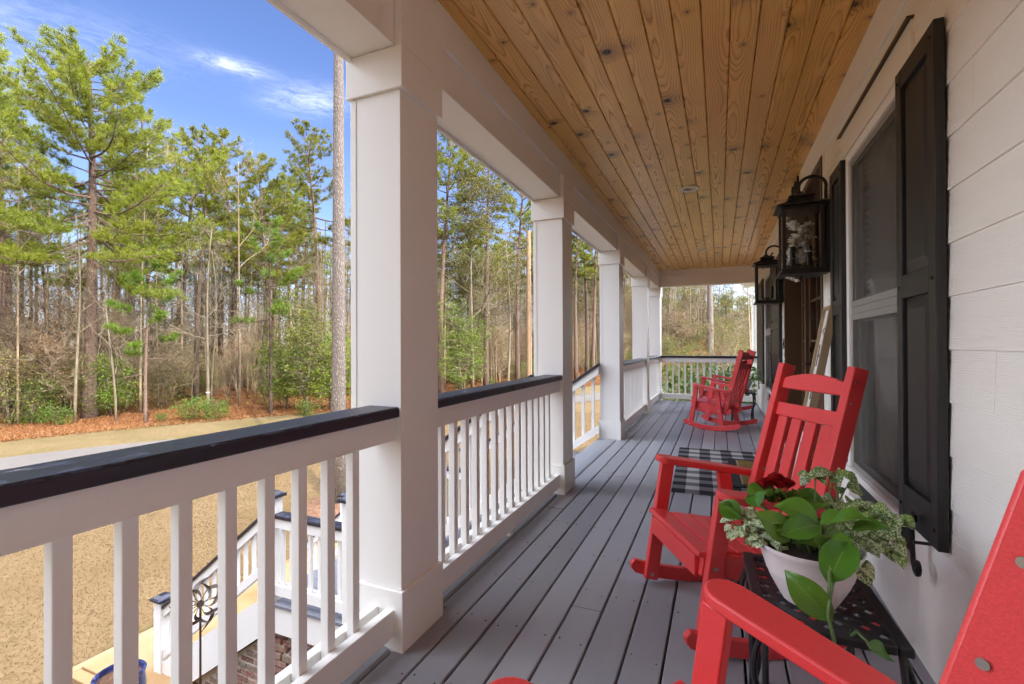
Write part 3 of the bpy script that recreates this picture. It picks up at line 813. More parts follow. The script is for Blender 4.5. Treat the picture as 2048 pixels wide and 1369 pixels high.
for ya, yb in ((SY0 - .030, SY0 - .003), (SY1 + .003, SY1 + .030)):
    xe = -6.27
    m = MB(); m.prism([(LX1 + .05, LZ - .04), (LX1 + .05, LZ - .315), (LX1 - .05, zn2(LX1 - .05) - .36), (LX1 - 1.28, zn2(LX1 - 1.28) - .36), (xe + .02, GZ + .06), (xe + .02, zn2(xe) + .28), (LX1, LZ + .03)], 'y', ya, yb)
    m.V = [np.array([(p[0], p[1], max(p[2], GZ + .03)) for p in v]) for v in m.V]
    m.build('stringer', MAT['white_paint'], stairs)
    m = MB(); m.box(LX1 + .051, LX0 + .02, ya, yb, LZ - .315, LZ - .0355); m.build('fascia', MAT['white_paint'], stairs)
    m = MB(); m.prism([(-1.46, -.04), (-1.46, -.37), (LX0 + .021, LZ - .315), (LX0 + .021, LZ + .02)], 'y', ya, yb); m.build('stringer', MAT['white_paint'], stairs)
# brick: solid wall under the lower flight, pierced wall under the landing
rb = random.Random(8)
for yb, nm in ((SY0 + .02, 1), (SY1 - .12, 2)):
    b = MB(); mo = MB(); row = 0; z = GZ - .02
    while z < -1.82:
        pierced_off = (row % 2) * .16
        x = -5.8 + (row % 2) * .11
        while x < -1.6:
            top = (zn2(x + .1) - .36) if x < LX1 else ((LZ - .315) if x < LX0 else zn1(x) - .40)
            if z + .06 < top + .05:
                c = (rb.random(), rb.random(), rb.random()); j = lambda s=.006: rb.uniform(-s, s)
                if x < -4.42:
                    b.box(x, x + .198, yb + j(), yb + .10, z + j(.003), z + .06 + j(.003), 0, c); dx = .214
                else:
                    b.box(x + j(), x + .175 + j(), yb + j(.014), yb + .10, z + j(.004), z + .062 + j(.004), 0, c)
                    if rb.random() < .75: mo.box(x + .02, x + .15, yb + .012, yb + .09, z + .0625, z + .078)
                    dx = .235
                x += dx
            else: x += .2
        row += 1; z += .077
    # mortar body of the solid wall, cut to the slope
    xa = -5.78
    mo.build('mortar_bed', MAT['mortar'], stairs); mo = MB()
    mo.prism([(xa, GZ - .1), (-4.42, GZ - .1), (-4.42, zn2(-4.46) - .36), (xa, max(GZ, zn2(xa) - .36))], 'y', yb + .009, yb + .095)
    o = b.build('brick_base', MAT['brick'], stairs, bevel=.006); mo.build('mortar', MAT['mortar'], o)
cr = MB(); cr.box(-4.3, -1.4, SY0 + .5, SY1 - .5, GZ, -1.9); cr.build('crawl_core', MAT['dark_room'], stairs)

# ------------------------------------------------------------------ stair railings
def newel(parent, x, y, z0, ztop):
    s = .068
    m = MB(); m.box(x - s, x + s, y - s, y + s, z0, ztop - .052); o = m.build('newel_post', MAT['white_paint'], parent, bevel=.004)
    m = MB(); w = .098; m.box(x - w, x + w, y - w, y + w, ztop - .0515, ztop - .022)
    v = [(x - w * .78, y - w * .78, ztop - .0218), (x + w * .78, y - w * .78, ztop - .0218), (x + w * .78, y + w * .78, ztop - .0218), (x - w * .78, y + w * .78, ztop - .0218),
         (x - w * .42, y - w * .42, ztop + .012), (x + w * .42, y - w * .42, ztop + .012), (x + w * .42, y + w * .42, ztop + .012), (x - w * .42, y + w * .42, ztop + .012)]
    m.add(v, [(0, 1, 5, 4), (1, 2, 6, 5), (2, 3, 7, 6), (3, 0, 4, 7), (4, 5, 6, 7), (3, 2, 1, 0)])
    m.build('cap', MAT['rail_black'], o, bevel=.003)
def stair_rail(label, y, xa, xb, zf, cap_off=.93, bot=.10, group='white railings of the outdoor stairs'):
    """railing in the plane y between xa > xb; zf gives the nosing / floor line"""
    t = empty('stair_railing'); tag(t, label, 'stair railing', group)
    sl = lambda a, b, x0, x1: [(x0, zf(x0) + a), (x1, zf(x1) + a), (x1, zf(x1) + b), (x0, zf(x0) + b)]
    m = MB(); m.prism(sl(cap_off - .04, cap_off, xa, xb), 'y', y - .062, y + .062); m.build('cap_rail', MAT['rail_black'], t, bevel=.004)
    m = MB(); m.prism(sl(cap_off - .14, cap_off - .041, xa, xb), 'y', y - .045, y - .018); m.prism(sl(cap_off - .14, cap_off - .041, xa, xb), 'y', y + .018, y + .045); m.build('top_rail', MAT['white_paint'], t)
    m = MB(); m.prism(sl(bot - .05, bot + .055, xa, xb), 'y', y - .045, y - .018); m.prism(sl(bot - .05, bot + .055, xa, xb), 'y', y + .018, y + .045); m.build('bottom_rail', MAT['white_paint'], t)
    n = max(2, int(abs(xa - xb) / .125)); p = (xb - xa) / (n + .3)
    for i in range(n):
        x = xa + p * (i + .65); s = .017
        b = MB(); b.box(x - s, x + s, y - s, y + s, zf(x) + bot - .03, zf(x) + cap_off - .055); b.build('baluster', MAT['white_paint'], t)
    return t
flat = lambda x: LZ
NY, FY = SY0 + .02, SY1 - .02
t = stair_rail('white stair railing sloping down from the column nearer the viewer to the landing', NY, -1.41, -3.24, zn1)
newel(t, -3.31, NY, LZ - .3, -.27)
t = stair_rail('short level railing on the landing above the brick base, nearer the viewer', NY, -3.379, -4.32, flat, .925, .13)
newel(t, -4.39, NY, LZ - .3, -.36)
t = stair_rail('lower white stair railing running down to the capped post beside the blue pot', NY, -4.459, -6.19, zn2, .93, .34)
newel(t, -6.26, NY, GZ, -1.84)
t = stair_rail('white stair railing sloping down from the column beyond the stair opening', FY, -1.40, -3.24, zn1)
newel(t, -3.31, FY, LZ - .3, -.25)
t = stair_rail('level railing on the far side of the stair landing', FY, -3.379, -4.32, flat, .925, .13)
newel(t, -4.39, FY, LZ - .3, -.36)
t = stair_rail('lower white stair railing on the side away from the viewer', FY, -4.459, -6.4, zn2, .93, .34)
newel(t, -5.52, FY, GZ, -1.17); 
# ------------------------------------------------------------------ rocking chairs (local: faces +x, left is +y, origin on the floor)
RED = MAT['red_lumber']
def make_chair():
    t = empty('rocking_chair')
    RR = 1.12; bot = lambda x: (x + .03) ** 2 / (2 * RR)
    def part(mb, name, bev=.004, parent=t): return mb.build(name, RED, parent, smooth=True, bevel=bev, seg=2, angle=40)
    bt = Vector((-.225, 0, .826)).normalized()
    pb, pt = Vector((-.200, 0, .275)), Vector((-.427, 0, 1.098))
    bo = MB()
    for s in (1, -1):
        xs = np.linspace(-.43, .335, 22)
        lo = [(x, bot(x)) for x in xs]; hi = [(x, bot(x) + .066) for x in xs]
        fr = [(xs[-1] + .018, bot(xs[-1]) + .022), (xs[-1] + .020, bot(xs[-1]) + .046)]
        bk = [(xs[0] - .016, bot(xs[0]) + .050), (xs[0] - .016, bot(xs[0]) + .024)]
        m = MB(); m.prism(lo + fr + hi[::-1] + bk, 'y', s * .289, s * .318); part(m, 'rocker')
        m = MB(); m.bar((.265, s * .271, .038), (.176, s * .271, .606), (0, 1, 0), .064, .035); part(m, 'front_leg')
        m = MB(); m.bar((-.178, s * .271, .034), (-.116, s * .271, .556), (0, 1, 0), .064, .035); part(m, 'rear_leg')
        # arm: paddle outline, sloping to the back
        m = MB(); top = lambda x: .642 - (.215 - x) * .168
        out = []
        xc, yc, rr = .165, .300, .055
        for a in np.linspace(-PI / 2, PI / 2, 11): out.append((xc + rr * 1.0 * math.cos(a), yc + rr * math.sin(a)))
        out += [(.05, .352), (-.12, .342), (-.318, .315), (-.330, .308), (-.330, .255), (-.318, .247), (-.12, .250), (.05, .246)]
        n = len(out); v = [(x, s * y, top(x)) for x, y in out] + [(x, s * y, top(x) - .030) for x, y in out]
        f = [tuple(range(n)) if s > 0 else tuple(range(n))[::-1], tuple(range(2 * n - 1, n - 1, -1)) if s > 0 else tuple(range(n, 2 * n))]
        f += [(i, n + i, n + (i + 1) % n, (i + 1) % n) if s > 0 else (i, (i + 1) % n, n + (i + 1) % n, n + i) for i in range(n)]
        m.add(v, f); part(m, 'arm', .006)
        m = MB(); m.bar(pb + Vector((0, s * .220, 0)), pt + Vector((0, s * .220, 0)), (0, 1, 0), .066, .042); part(m, 'back_post')
        m = MB(); m.bar((.255, s * .236, .340), (-.235, s * .236, .265), (0, 1, 0), .090, .028); part(m, 'seat_rail')
        for p in ((.262, .065), (-.172, .070)): bo.disc((p[0], s * .3185, p[1]), .008, (0, s, 0), .004, 10); bo.disc((p[0], s * .2528, p[1]), .008, (0, -s, 0), .004, 10)
        for p in ((.222, .340), (-.150, .275)): bo.disc((p[0], s * .289, p[1]), .008, (0, s, 0), .004, 10)
        for k_ in (.38, .14): q = pb + (pt - pb) * k_; bo.disc((q.x, s * .2415, q.z), .008, (0, s, 0), .004, 10); bo.disc((q.x, s * .1985, q.z), .008, (0, -s, 0), .004, 10)
        for k_ in (.83, .93):
            q = pb + (pt - pb) * k_; sc_ = MB(); sc_.disc((q.x + .016, s * .2412, q.z), .0042, (0, s, 0), .002, 12); sc_.build('screw', MAT['silver'], t, smooth=True)
        q = pb + (pt - pb) * .34; bo.disc((q.x - .034, s * .222, q.z), .007, (-1, 0, 0), .004, 10)
    # seat slats, dished
    dirv = Vector((.49, 0, .075)).normalized(); x = .286
    st = [(.274, .385, .258), (.186, .3745, .2205), (.098, .361, .2205), (.010, .348, .2205), (-.078, .3345, .2205)]
    for i, (x1, z1, hw) in enumerate(st):
        c = Vector((x1 - .040, 0, z1 - .006)); m = MB()
        m.bar(c + Vector((0, -hw, 0)), c + Vector((0, hw, 0)), dirv.cross(Vector((0, -1, 0))), .082, .022); part(m, 'seat_slat')
    m = MB(); m.bar((.262, -.2205, .325), (.262, .2205, .325), (1, 0, 0), .085, .024); part(m, 'front_apron')
    # back: bottom rail, upper rail, crest rail, five slats
    nrm = Vector((bt.z, 0, -bt.x))
    at = lambda k_: pb + (pt - pb) * k_
    def rail(k0, k1, nm, crown=0):
        a, b = at(k0), at(k1); m = MB(); ny = 13
        ys = np.linspace(-.1985, .1985, ny); V = []
        for off in (-.013, .013):
            for e in (a, b):
                for y in ys:
                    q = e + nrm * off + (bt * crown * (1 - (y / .1985) ** 2) if e is b else Vector((0, 0, 0)))
                    V.append((q.x, y, q.z))
        g = lambda o_, e, i: (o_ * 2 + e) * ny + i
        F = []
        for i in range(ny - 1):
            F += [(g(1, 0, i), g(1, 0, i + 1), g(1, 1, i + 1), g(1, 1, i)), (g(0, 0, i + 1), g(0, 0, i), g(0, 1, i), g(0, 1, i + 1)),
                  (g(0, 1, i), g(1, 1, i), g(1, 1, i + 1), g(0, 1, i + 1)), (g(0, 0, i + 1), g(1, 0, i + 1), g(1, 0, i), g(0, 0, i))]
        F += [(g(0, 0, 0), g(1, 0, 0), g(1, 1, 0), g(0, 1, 0)), (g(1, 0, ny - 1), g(0, 0, ny - 1), g(0, 1, ny - 1), g(1, 1, ny - 1))]
        m.add(V, F); part(m, nm)
    rail(.10, .185, 'bottom_back_rail'); rail(.70, .775, 'upper_back_rail'); rail(.858, .918, 'crest_rail', .030)
    for i in range(4):
        y = (i - 1.5) * .0945; m = MB(); m.bar(at(.1865) + Vector((0, y, 0)), at(.6985) + Vector((0, y, 0)), (0, 1, 0), .022, .064); part(m, 'back_slat')
    bo.build('bolts', MAT['silver'], t, smooth=True)
    return t
ch = make_chair()
poses = [(.004, .860, 147.5, 'red rocking chair closest to the viewer, only its arm and back post showing'),
         (.040, 2.347, 208.4, 'red rocking chair facing the railing behind the white pot of plants'),
         (-.039, 7.501, 157.5, 'distant red rocking chair seen from behind, in front of its twin'),
         (.004, 9.17, 160.7, 'farthest red rocking chair, mostly hidden behind the other distant one')]
for i, (x, y, a, lb) in enumerate(poses):
    c = ch if i == 0 else copy_tree(ch)
    c.location = (x, y, 0); c.rotation_euler = (0, R(.8) if i == 0 else 0, R(a)); tag(c, lb, 'rocking chair', 'red rocking chairs on the porch')

# ------------------------------------------------------------------ metal side tables
def make_table(w, d, h):
    t = empty('side_table'); fr = .034
    m = MB()
    for s in (-1, 1):
        m.box(s * w / 2 - (fr if s > 0 else 0), s * w / 2 + (fr if s < 0 else 0), -d / 2, d / 2, h - .024, h)
        m.box(-w / 2 + fr + .0003, w / 2 - fr - .0003, s * d / 2 - (fr if s > 0 else 0), s * d / 2 + (fr if s < 0 else 0), h - .024, h)
    m.build('rim', MAT['black_metal'], t, bevel=.005)
    m = MB(); a, b = w / 2 - fr, d / 2 - fr; st = .052; bw = .022
    # diagonal lattice strips clipped to the opening
    def clip(p, q):
        t0, t1 = 0.0, 1.0
        for (o, dd, lo, hi) in ((p[0], q[0] - p[0], -a, a), (p[1], q[1] - p[1], -b, b)):
            u, v = (lo - o) / dd, (hi - o) / dd
            t0, t1 = max(t0, min(u, v)), min(t1, max(u, v))
        return (t0, t1) if t1 > t0 + .01 else None
    for sgn in (1, -1):
        k_ = -(a + b)
        while k_ < a + b:
            p = (-2.0, -2.0 * sgn + k_); q = (2.0, 2.0 * sgn + k_)
            c = clip(p, q)
            if c:
                P = [(p[0] + (q[0] - p[0]) * u, p[1] + (q[1] - p[1]) * u, h - .006 - (.0008 if sgn > 0 else .0)) for u in c]
                m.bar(P[0], P[1], (0, 0, 1), bw, .004)
            k_ += st * 1.18
    m.build('lattice_top', MAT['black_metal'], t)
    for sx in (-1, 1):
        for sy in (-1, 1):
            x, y = sx * (w / 2 - .022), sy * (d / 2 - .022); m = MB()
            P = []; P2 = []
            for u in np.linspace(0, 1, 14):
                z = h - .024 - u * (h - .024); bow = .030 * math.sin(u * PI * 1.9) * (1 - .15 * u)
                P.append((x + sx * bow, y, z + (.004 if u == 1 else 0))); P2.append((x + sx * bow * .1, y + sy * bow * .9, z + (.004 if u == 1 else 0)))
            m.tube(P, .0085, 8); m.tube(P2, .0085, 8); m.build('leg', MAT['black_metal'], t, smooth=True)
    return t
tb = make_table(.345, .47, .455); tb.location = (.252, 1.685, 0); tb.rotation_euler = (0, 0, R(2))
tag(tb, 'black lattice-top metal side table carrying the planted white bowl in front', 'side table', 'black metal side tables between the chairs')
tb2 = copy_tree(tb); tb2.location = (.33, 8.42, 0); tb2.rotation_euler = (0, 0, R(-4))
tag(tb2, 'small black metal side table between the two distant rocking chairs', 'side table', 'black metal side tables between the chairs')

# ------------------------------------------------------------------ planted bowls
def leaf_patch(mb, base, tip_dir, up, L, W, mi=0, fold=.25, droop=.35, col=None, nu=9, nv=4, heart=True):
    """one curved leaf blade with UV (u along, v across)"""
    d = np.array(tip_dir, float); d /= np.linalg.norm(d); u_ = np.array(up, float); sd = np.cross(d, u_); sd /= np.linalg.norm(sd); u_ = np.cross(sd, d)
    V = []; UV = []
    for i in range(nu + 1):
        s = i / nu
        wv = (math.sin(PI * min(1, s * 1.0)) ** .62 * (1 - s) ** .42 * 1.32 if heart else math.sin(PI * s) ** .8) * W / 2
        c = np.array(base) + d * L * (s - .12 * s * s) + u_ * (-droop * L * s * s + .10 * L * math.sin(PI * s))
        for j in range(-nv, nv + 1):
            q = j / nv
            back = -.10 * L * (abs(q) ** 1.5) * (1 - s) ** 4 if heart else 0
            V.append(c + sd * wv * q + u_ * (abs(q) ** 1.3 * wv * fold + .02 * L * math.sin(7 * s + 3 * q) * abs(q)) + d * back)
            UV.append((s, .5 + q * .5))
    n = 2 * nv + 1
    F = [(i * n + j, i * n + j + 1, (i + 1) * n + j + 1, (i + 1) * n + j) for i in range(nu) for j in range(n - 1)]
    mb.add(V, F, mi, col, [[UV[i] for i in f] for f in F])
def make_pot(name, r, h):
    t = empty(name)
    m = MB(); m.lathe([(.0001, .002), (r * .50, .002), (r * .53, .010), (r * .56, .016), (r * .74, h * .38), (r * .90, h * .76), (r * .965, h * .92), (r * .97, h * .925), (r * .975, h * .985), (r, h * .99), (r, h), (r * .975, h), (r * .94, h * .9), (r * .80, h * .5), (.001, h * .45)], sides=64)
    m.build('pot', MAT['pot_plastic'], t, smooth=True, angle=50)
    m = MB(); rr = random.Random(1); m.lathe([(r * .93, h * .86), (r * .7, h * .90), (r * .4, h * .915), (.001, h * .92)], sides=40)
    o = m.build('soil', MAT['soil'], t, smooth=True)
    return t
def mc(rr): return (rr.random(), rr.random(), rr.random())
bowl = make_pot('potted_plant', .138, .165); bowl.location = (.234, 1.625, .456)
tag(bowl, 'white plastic bowl of trailing pothos, speckled leaves and red begonia on the metal table', 'potted plant')
rr = random.Random(21)
po = MB(); stg = MB(); H0 = .150
def W2L(px, py, depth):      # a point of the place in the bowl's own coordinates
    depth = 1.40 + (depth - 1.72) * .85
    d = ray(px, py); p = np.array([0, 0, CAM_H]) + d * depth
    return p - np.array([.234, 1.625, .456])
def pothos(px, py, qx, qy, dep, dep2, W, root=None, up=(0, -.3, 1), droop=.15, fold=.25):
    b, e = W2L(px, py, dep), W2L(qx, qy, dep2); L = np.linalg.norm(e - b)
    leaf_patch(po, b, e - b, up, L / .9, W * .86, 0, fold, droop * .5, mc(rr), 10, 5)
    r0 = np.array(root if root is not None else (b[0] * .35, b[1] * .35, H0))
    mid = (b + r0) / 2 + np.array([0, -.01, .02])
    stg.tube([r0, (r0 + mid) / 2 + (0, 0, .012), mid, (mid + b) / 2 + (0, 0, .006), b], [.0042, .004, .0036, .0034, .003], 6)
# the big leaves: (petiole end pixel) -> (tip pixel), with their distances
fa_ = (-.30, -.85, .45)
pothos(1596, 1150, 1700, 1004 + 90, 1.50, 1.52, .085, (.03, -.02, H0)) if False else None
pothos(1660, 1158, 1703, 1079, 1.52, 1.60, .098, (.06, -.05, H0), fa_, .05, .2)
pothos(1656, 1232, 1567, 1138, 1.47, 1.55, .088, (.06, -.06, H0), fa_, .05, .2)
pothos(1572, 1078, 1512, 1022, 1.66, 1.70, .095, (-.02, -.02, H0), (-.2, -.5, .85), .1)
pothos(1570, 1068, 1650, 1047, 1.64, 1.66, .078, (-.01, -.03, H0), (-.1, -.75, .6), .25)
pothos(1628, 1042, 1548, 1005, 1.74, 1.82, .105, (0, .02, H0), (-.1, -.45, .9), .2)
pothos(1592, 1086, 1655, 1072, 1.66, 1.74, .075, (0, -.04, H0), (-.1, -.5, .85), .2)
pothos(1652, 1088, 1704, 1074, 1.68, 1.74, .06, (.05, -.04, H0), (0, -.6, .8), .2)
pothos(1640, 1095, 1612, 1076, 1.62, 1.72, .07, (.02, -.05, H0), (-.1, -.5, .85), .2)
pothos(1476, 1034, 1437, 1003, 1.80, 1.86, .075, (-.10, .02, H0), (-.3, -.6, .7), .1)
pothos(1478, 1030, 1440, 1002 + 4, 1.82, 1.80, .05, (-.10, .02, H0), (.3, -.3, .9), .1)
pothos(1600, 992, 1652, 1001, 1.92, 1.90, .07, (.02, .06, H0), (-.1, -.5, .85), .25)
pothos(1512, 1002, 1540, 964, 1.90, 1.98, .09, (-.05, .05, H0), (-.4, -.6, .6), .1)
pothos(1516, 1012, 1510, 985, 1.84, 1.9, .07, (-.06, .04, H0), (-.4, -.7, .5), .1)
pothos(1700, 1298, 1785, 1316, 1.36, 1.40, .075, (.08, -.10, H0), (0, -.5, .9), .25) if False else None
pothos(1742, 1300, 1786, 1318, 1.44, 1.46, .06, (.07, -.16, .0), (-.1, -.5, .85), .1)
for i in range(10):
    a = rr.uniform(0, 2 * PI); q = rr.uniform(.03, .12); b = np.array([q * math.cos(a), q * math.sin(a), H0 + rr.uniform(.03, .09)])
    leaf_patch(po, b, (math.cos(a), math.sin(a), rr.uniform(-.1, .5)), (0, -.2, 1), rr.uniform(.07, .11), rr.uniform(.05, .075), 0, .25, .2, mc(rr), 8, 4)
    stg.tube([(b[0] * .4, b[1] * .4, H0), tuple(b * .8 + np.array([0, 0, H0 * .2])), tuple(b)], .003, 5)
# a trailing runner over the rim
stg.tube([W2L(1658, 1100, 1.62), W2L(1659, 1160, 1.50), W2L(1659, 1200, 1.47), W2L(1656, 1232, 1.46), W2L(1664, 1262, 1.455), W2L(1672, 1300, 1.45), W2L(1700, 1330, 1.44)], .0042, 7)
po.build('pothos_leaves', MAT['pothos_leaf'], bowl, smooth=True, angle=180); stg.build('stems', MAT['stem_green'], bowl, smooth=True)
pk = MB(); ps = MB()
def spray(px, py, dep, n, spread, size, tint):
    c = W2L(px, py, dep)
    r0 = np.array([np.clip(c[0] * .5, -.09, .09), np.clip(c[1] * .5, -.09, .09), H0])
    ps.tube([r0, (r0 + c) / 2 + np.array([0, 0, .03]), c], [.003, .0025, .002], 5)
    n = int(n * 1.5); size *= 1.12
    for i in range(n):
        a = rr.uniform(0, 2 * PI); e = rr.uniform(-.5, .7); d = np.array([math.cos(a) * math.cos(e), math.sin(a) * math.cos(e), math.sin(e)])
        b = c + d * rr.uniform(0, spread) * np.array([1, 1, .8])
        L = size * .9 * rr.uniform(.7, 1.25)
        leaf_patch(pk, b, d + np.array([0, -.25, -.25]), (rr.uniform(-.3, .3), -.55, .8), L, L * .68, 0, .2, .35, (rr.random(), min(1, max(0, tint + rr.uniform(-.25, .25))), rr.random()), 6, 3, False)
        ps.tube([c, b], .0012, 4)
for args in [(1500, 1045, 1.80, 16, .05, .040, .95), (1478, 1052, 1.80, 9, .035, .034, .9), (1520, 1070, 1.76, 15, .045, .036, .9), (1512, 1028, 1.84, 8, .03, .036, .9),
             (1535, 1082, 1.72, 9, .035, .03, .8), (1630, 955, 1.98, 7, .028, .050, .6), (1665, 945, 1.98, 4, .03, .045, .4), (1690, 1010, 1.95, 16, .05, .050, .55), (1660, 1015, 1.92, 14, .05, .045, .6), (1720, 1030, 1.90, 12, .05, .042, .5),
             (1690, 1045, 1.80, 16, .055, .044, .6), (1740, 1048, 1.84, 14, .05, .044, .5), (1715, 1066, 1.76, 16, .05, .044, .6), (1755, 1070, 1.76, 12, .045, .042, .5), (1775, 1090, 1.70, 8, .035, .044, .6),
             (1720, 1090, 1.70, 10, .04, .04, .6), (1705, 1125, 1.62, 9, .03, .045, .85), (1770, 1040, 1.84, 8, .03, .048, .5), (1640, 1040, 1.86, 12, .05, .045, .6), (1785, 1028, 1.84, 3, .015, .05, .4)]:
    spray(*args)
for (px, py, qx, qy, dp, W) in [(1692, 975, 1732, 982, 1.95, .075), (1668, 948, 1612, 946, 1.96, .05), (1745, 1085, 1806, 1132, 1.70, .045), (1770, 1050, 1800, 1048, 1.82, .06), (1700, 1105, 1700, 1150, 1.62, .05), (1650, 1008, 1622, 1008, 1.9, .05), (1720, 1020, 1738, 1020, 1.9, .05)]:
    b, e = W2L(px, py, dp), W2L(qx, qy, dp); leaf_patch(pk, b, e - b, (-.1, -.7, .7), np.linalg.norm(e - b), W * .85, 0, .15, .1, (rr.random(), .5, rr.random()), 8, 4, False)
ps.tube([W2L(1680, 1040, 1.85), W2L(1677, 1000, 1.93), W2L(1670, 962, 1.96), W2L(1650, 945, 1.97)], .0035, 6); ps.tube([W2L(1680, 1000, 1.93), W2L(1692, 976, 1.95)], .0025, 5)
ps.tube([W2L(1735, 1080, 1.75), W2L(1752, 1062, 1.8), W2L(1768, 1050, 1.82)], .003, 6)
pk.build('speckled_leaves', MAT['polka_leaf'], bowl, smooth=True, angle=180); ps.build('speckled_stems', MAT['stem_green'], bowl, smooth=True)
be = MB()
for (px, py, dp) in [(1545, 972, 1.93), (1553, 965, 1.95), (1535, 976, 1.92), (1570, 975, 1.93), (1576, 978, 1.92), (1528, 980, 1.92), (1560, 980, 1.91)]:
    c = W2L(px, py, dp)
    for i in range(8):
        a = i * 2.4 + rr.random(); e = .2 + .1 * i; d = (math.cos(a) * math.cos(e), math.sin(a) * math.cos(e), math.sin(e))
        leaf_patch(be, c, d, (0, 0, 1) if e < 1 else (1, 0, 0), .036, .038, 0, .5, -.3, None, 5, 3, False)
be.build('begonia_flowers', MAT['begonia_petal'], bowl, smooth=True, angle=180)
fr_ = MB()
for i in range(70):
    c = W2L(rr.uniform(1525, 1600), rr.uniform(985, 1005), rr.uniform(1.84, 1.94)); a = rr.uniform(0, 2 * PI)
    leaf_patch(fr_, c, (math.cos(a), math.sin(a), rr.uniform(.0, .8)), (0, -.4, 1), rr.uniform(.02, .035), rr.uniform(.015, .026), 0, .3, .3, (rr.random() * .3, rr.random(), 0), 4, 2, False)
fr_.build('begonia_leaves', MAT['leaf_shrub'], bowl, smooth=True, angle=180)
# the distant bowl
b2 = make_pot('potted_plant', .15, .17); b2.location = (.33, 8.42, .456)
tag(b2, 'distant white pot of green pothos on the table between the far rocking chairs', 'potted plant')
m = MB(); s2 = MB()
for i in range(26):
    a = rr.uniform(0, 2 * PI); q = rr.uniform(.05, .26); b = np.array([q * math.cos(a), q * math.sin(a), .17 + rr.uniform(-.02, .22) * (1.2 - q * 2)])
    leaf_patch(m, b, (math.cos(a), math.sin(a), rr.uniform(-.6, .4)), (0, -.2, 1), rr.uniform(.09, .15), rr.uniform(.06, .10), 0, .25, .3, mc(rr), 8, 4); s2.tube([(b[0] * .3, b[1] * .3, .15), tuple(b * .7 + np.array([0, 0, .07])), tuple(b)], .003, 5)
m.build('pothos_leaves', MAT['pothos_leaf'], b2, smooth=True, angle=180); s2.build('stems', MAT['stem_green'], b2, smooth=True)

# ------------------------------------------------------------------ rug, door mat, sign
rg = MB(); nx, ny = 24, 40; V = []
for j in range(ny + 1):
    for i in range(nx + 1):
        x = -.455 + .91 * i / nx; y = -.89 + 1.78 * j / ny
        V.append((x, y, .0065 + .0012 * math.sin(x * 9 + y * 4) * math.sin(y * 7)))
n0 = len(V); V += [(v[0], v[1], .0008) for v in V]
F = [(j * (nx + 1) + i, j * (nx + 1) + i + 1, (j + 1) * (nx + 1) + i + 1, (j + 1) * (nx + 1) + i) for j in range(ny) for i in range(nx)]
bd = [i for i in range(nx + 1)] + [(j + 1) * (nx + 1) - 1 for j in range(1, ny + 1)] + [ny * (nx + 1) + i for i in range(nx - 1, -1, -1)] + [j * (nx + 1) for j in range(ny - 1, 0, -1)]
F += [(bd[i], n0 + bd[i], n0 + bd[(i + 1) % len(bd)], bd[(i + 1) % len(bd)]) for i in range(len(bd))]
rg.add(V, F); rg_o = rg.build('porch_rug', MAT['buffalo_check'], smooth=True, angle=40)
rg_o.location = (.055, 4.985, .001); rg_o.rotation_euler = (0, 0, R(2.0)); tag(rg_o, 'black and white buffalo check rug in front of the door', 'rug')
dm = empty('door_mat', (.315, 4.93, .0085), R(1.5)); tag(dm, 'black rubber bordered tan coir door mat lying on the checked rug', 'door mat')
m = MB(); a, b, w = .235, .53, .075
m.box(-a, -a + w, -b, b, 0, .009); m.box(a - w, a, -b, b, 0, .009); m.box(-a + w, a - w, -b, -b + w, 0, .009); m.box(-a + w, a - w, b - w, b, 0, .009); m.build('rubber_border', MAT['mat_rubber'], dm, bevel=.003)
m = MB(); m.box(-a + w + .012, a - w - .012, -b + w + .012, b - w - .012, 0, .013); m.build('coir_centre', MAT['mat_coir'], dm, bevel=.003)
m = MB(); m.box(-a + w + .0005, -a + w + .0115, -b + w, b - w, 0, .0105); m.box(a - w - .0115, a - w - .0005, -b + w, b - w, 0, .0105); m.build('grey_edging', MAT['screen_frame'], dm)
# leaning sign
sg = empty('hello_sign'); tag(sg, 'tall narrow white HELLO sign in a wood frame leaning on the wall', 'sign')
SL = 1.455; SWd = .235
m = MB(); m.box(-SWd / 2, -SWd / 2 + .022, -.030, .015, 0, SL); m.box(SWd / 2 - .022, SWd / 2, -.030, .015, 0, SL); m.box(-SWd / 2 + .0222, SWd / 2 - .0222, -.0298, .015, SL - .022, SL); m.box(-SWd / 2 + .0222, SWd / 2 - .0222, -.0298, .015, 0, .022)
m.build('frame', MAT['tan_wood'], sg, bevel=.002)
m = MB(); m.box(-SWd / 2 + .0222, SWd / 2 - .0222, -.012, .008, .0222, SL - .0222); m.build('panel', MAT['sign_white'], sg)
up = Matrix(((1, 0, 0, 0), (0, 0, -1, 0), (0, 1, 0, 0), (0, 0, 0, 1)))
for i, chh in enumerate('HELLO'):
    text_mesh(chh, .215, .0012, MAT['letter_black'], 'letter', sg, Matrix.Translation((0, -.0135, 1.055 - i * .222)) @ up)
m = MB(); P = [(.05 * math.sin(u * 2.2 * PI) * (1 - .3 * u), -.0135, 1.225 + .10 * u) for u in np.linspace(0, 1, 18)]; m.tube(P, .004, 5); m.build('flourish', MAT['screen_frame'], sg, smooth=True)
# local x = across (viewed from -y); turn so that local -y faces -X, then lean on the wall
lean = math.asin((WX - .03 - .40) / SL)
sg.matrix_world = Matrix.Translation((.415, 3.70, .008)) @ Matrix.Rotation(-PI / 2, 4, 'Z') @ Matrix.Rotation(-lean, 4, 'X')

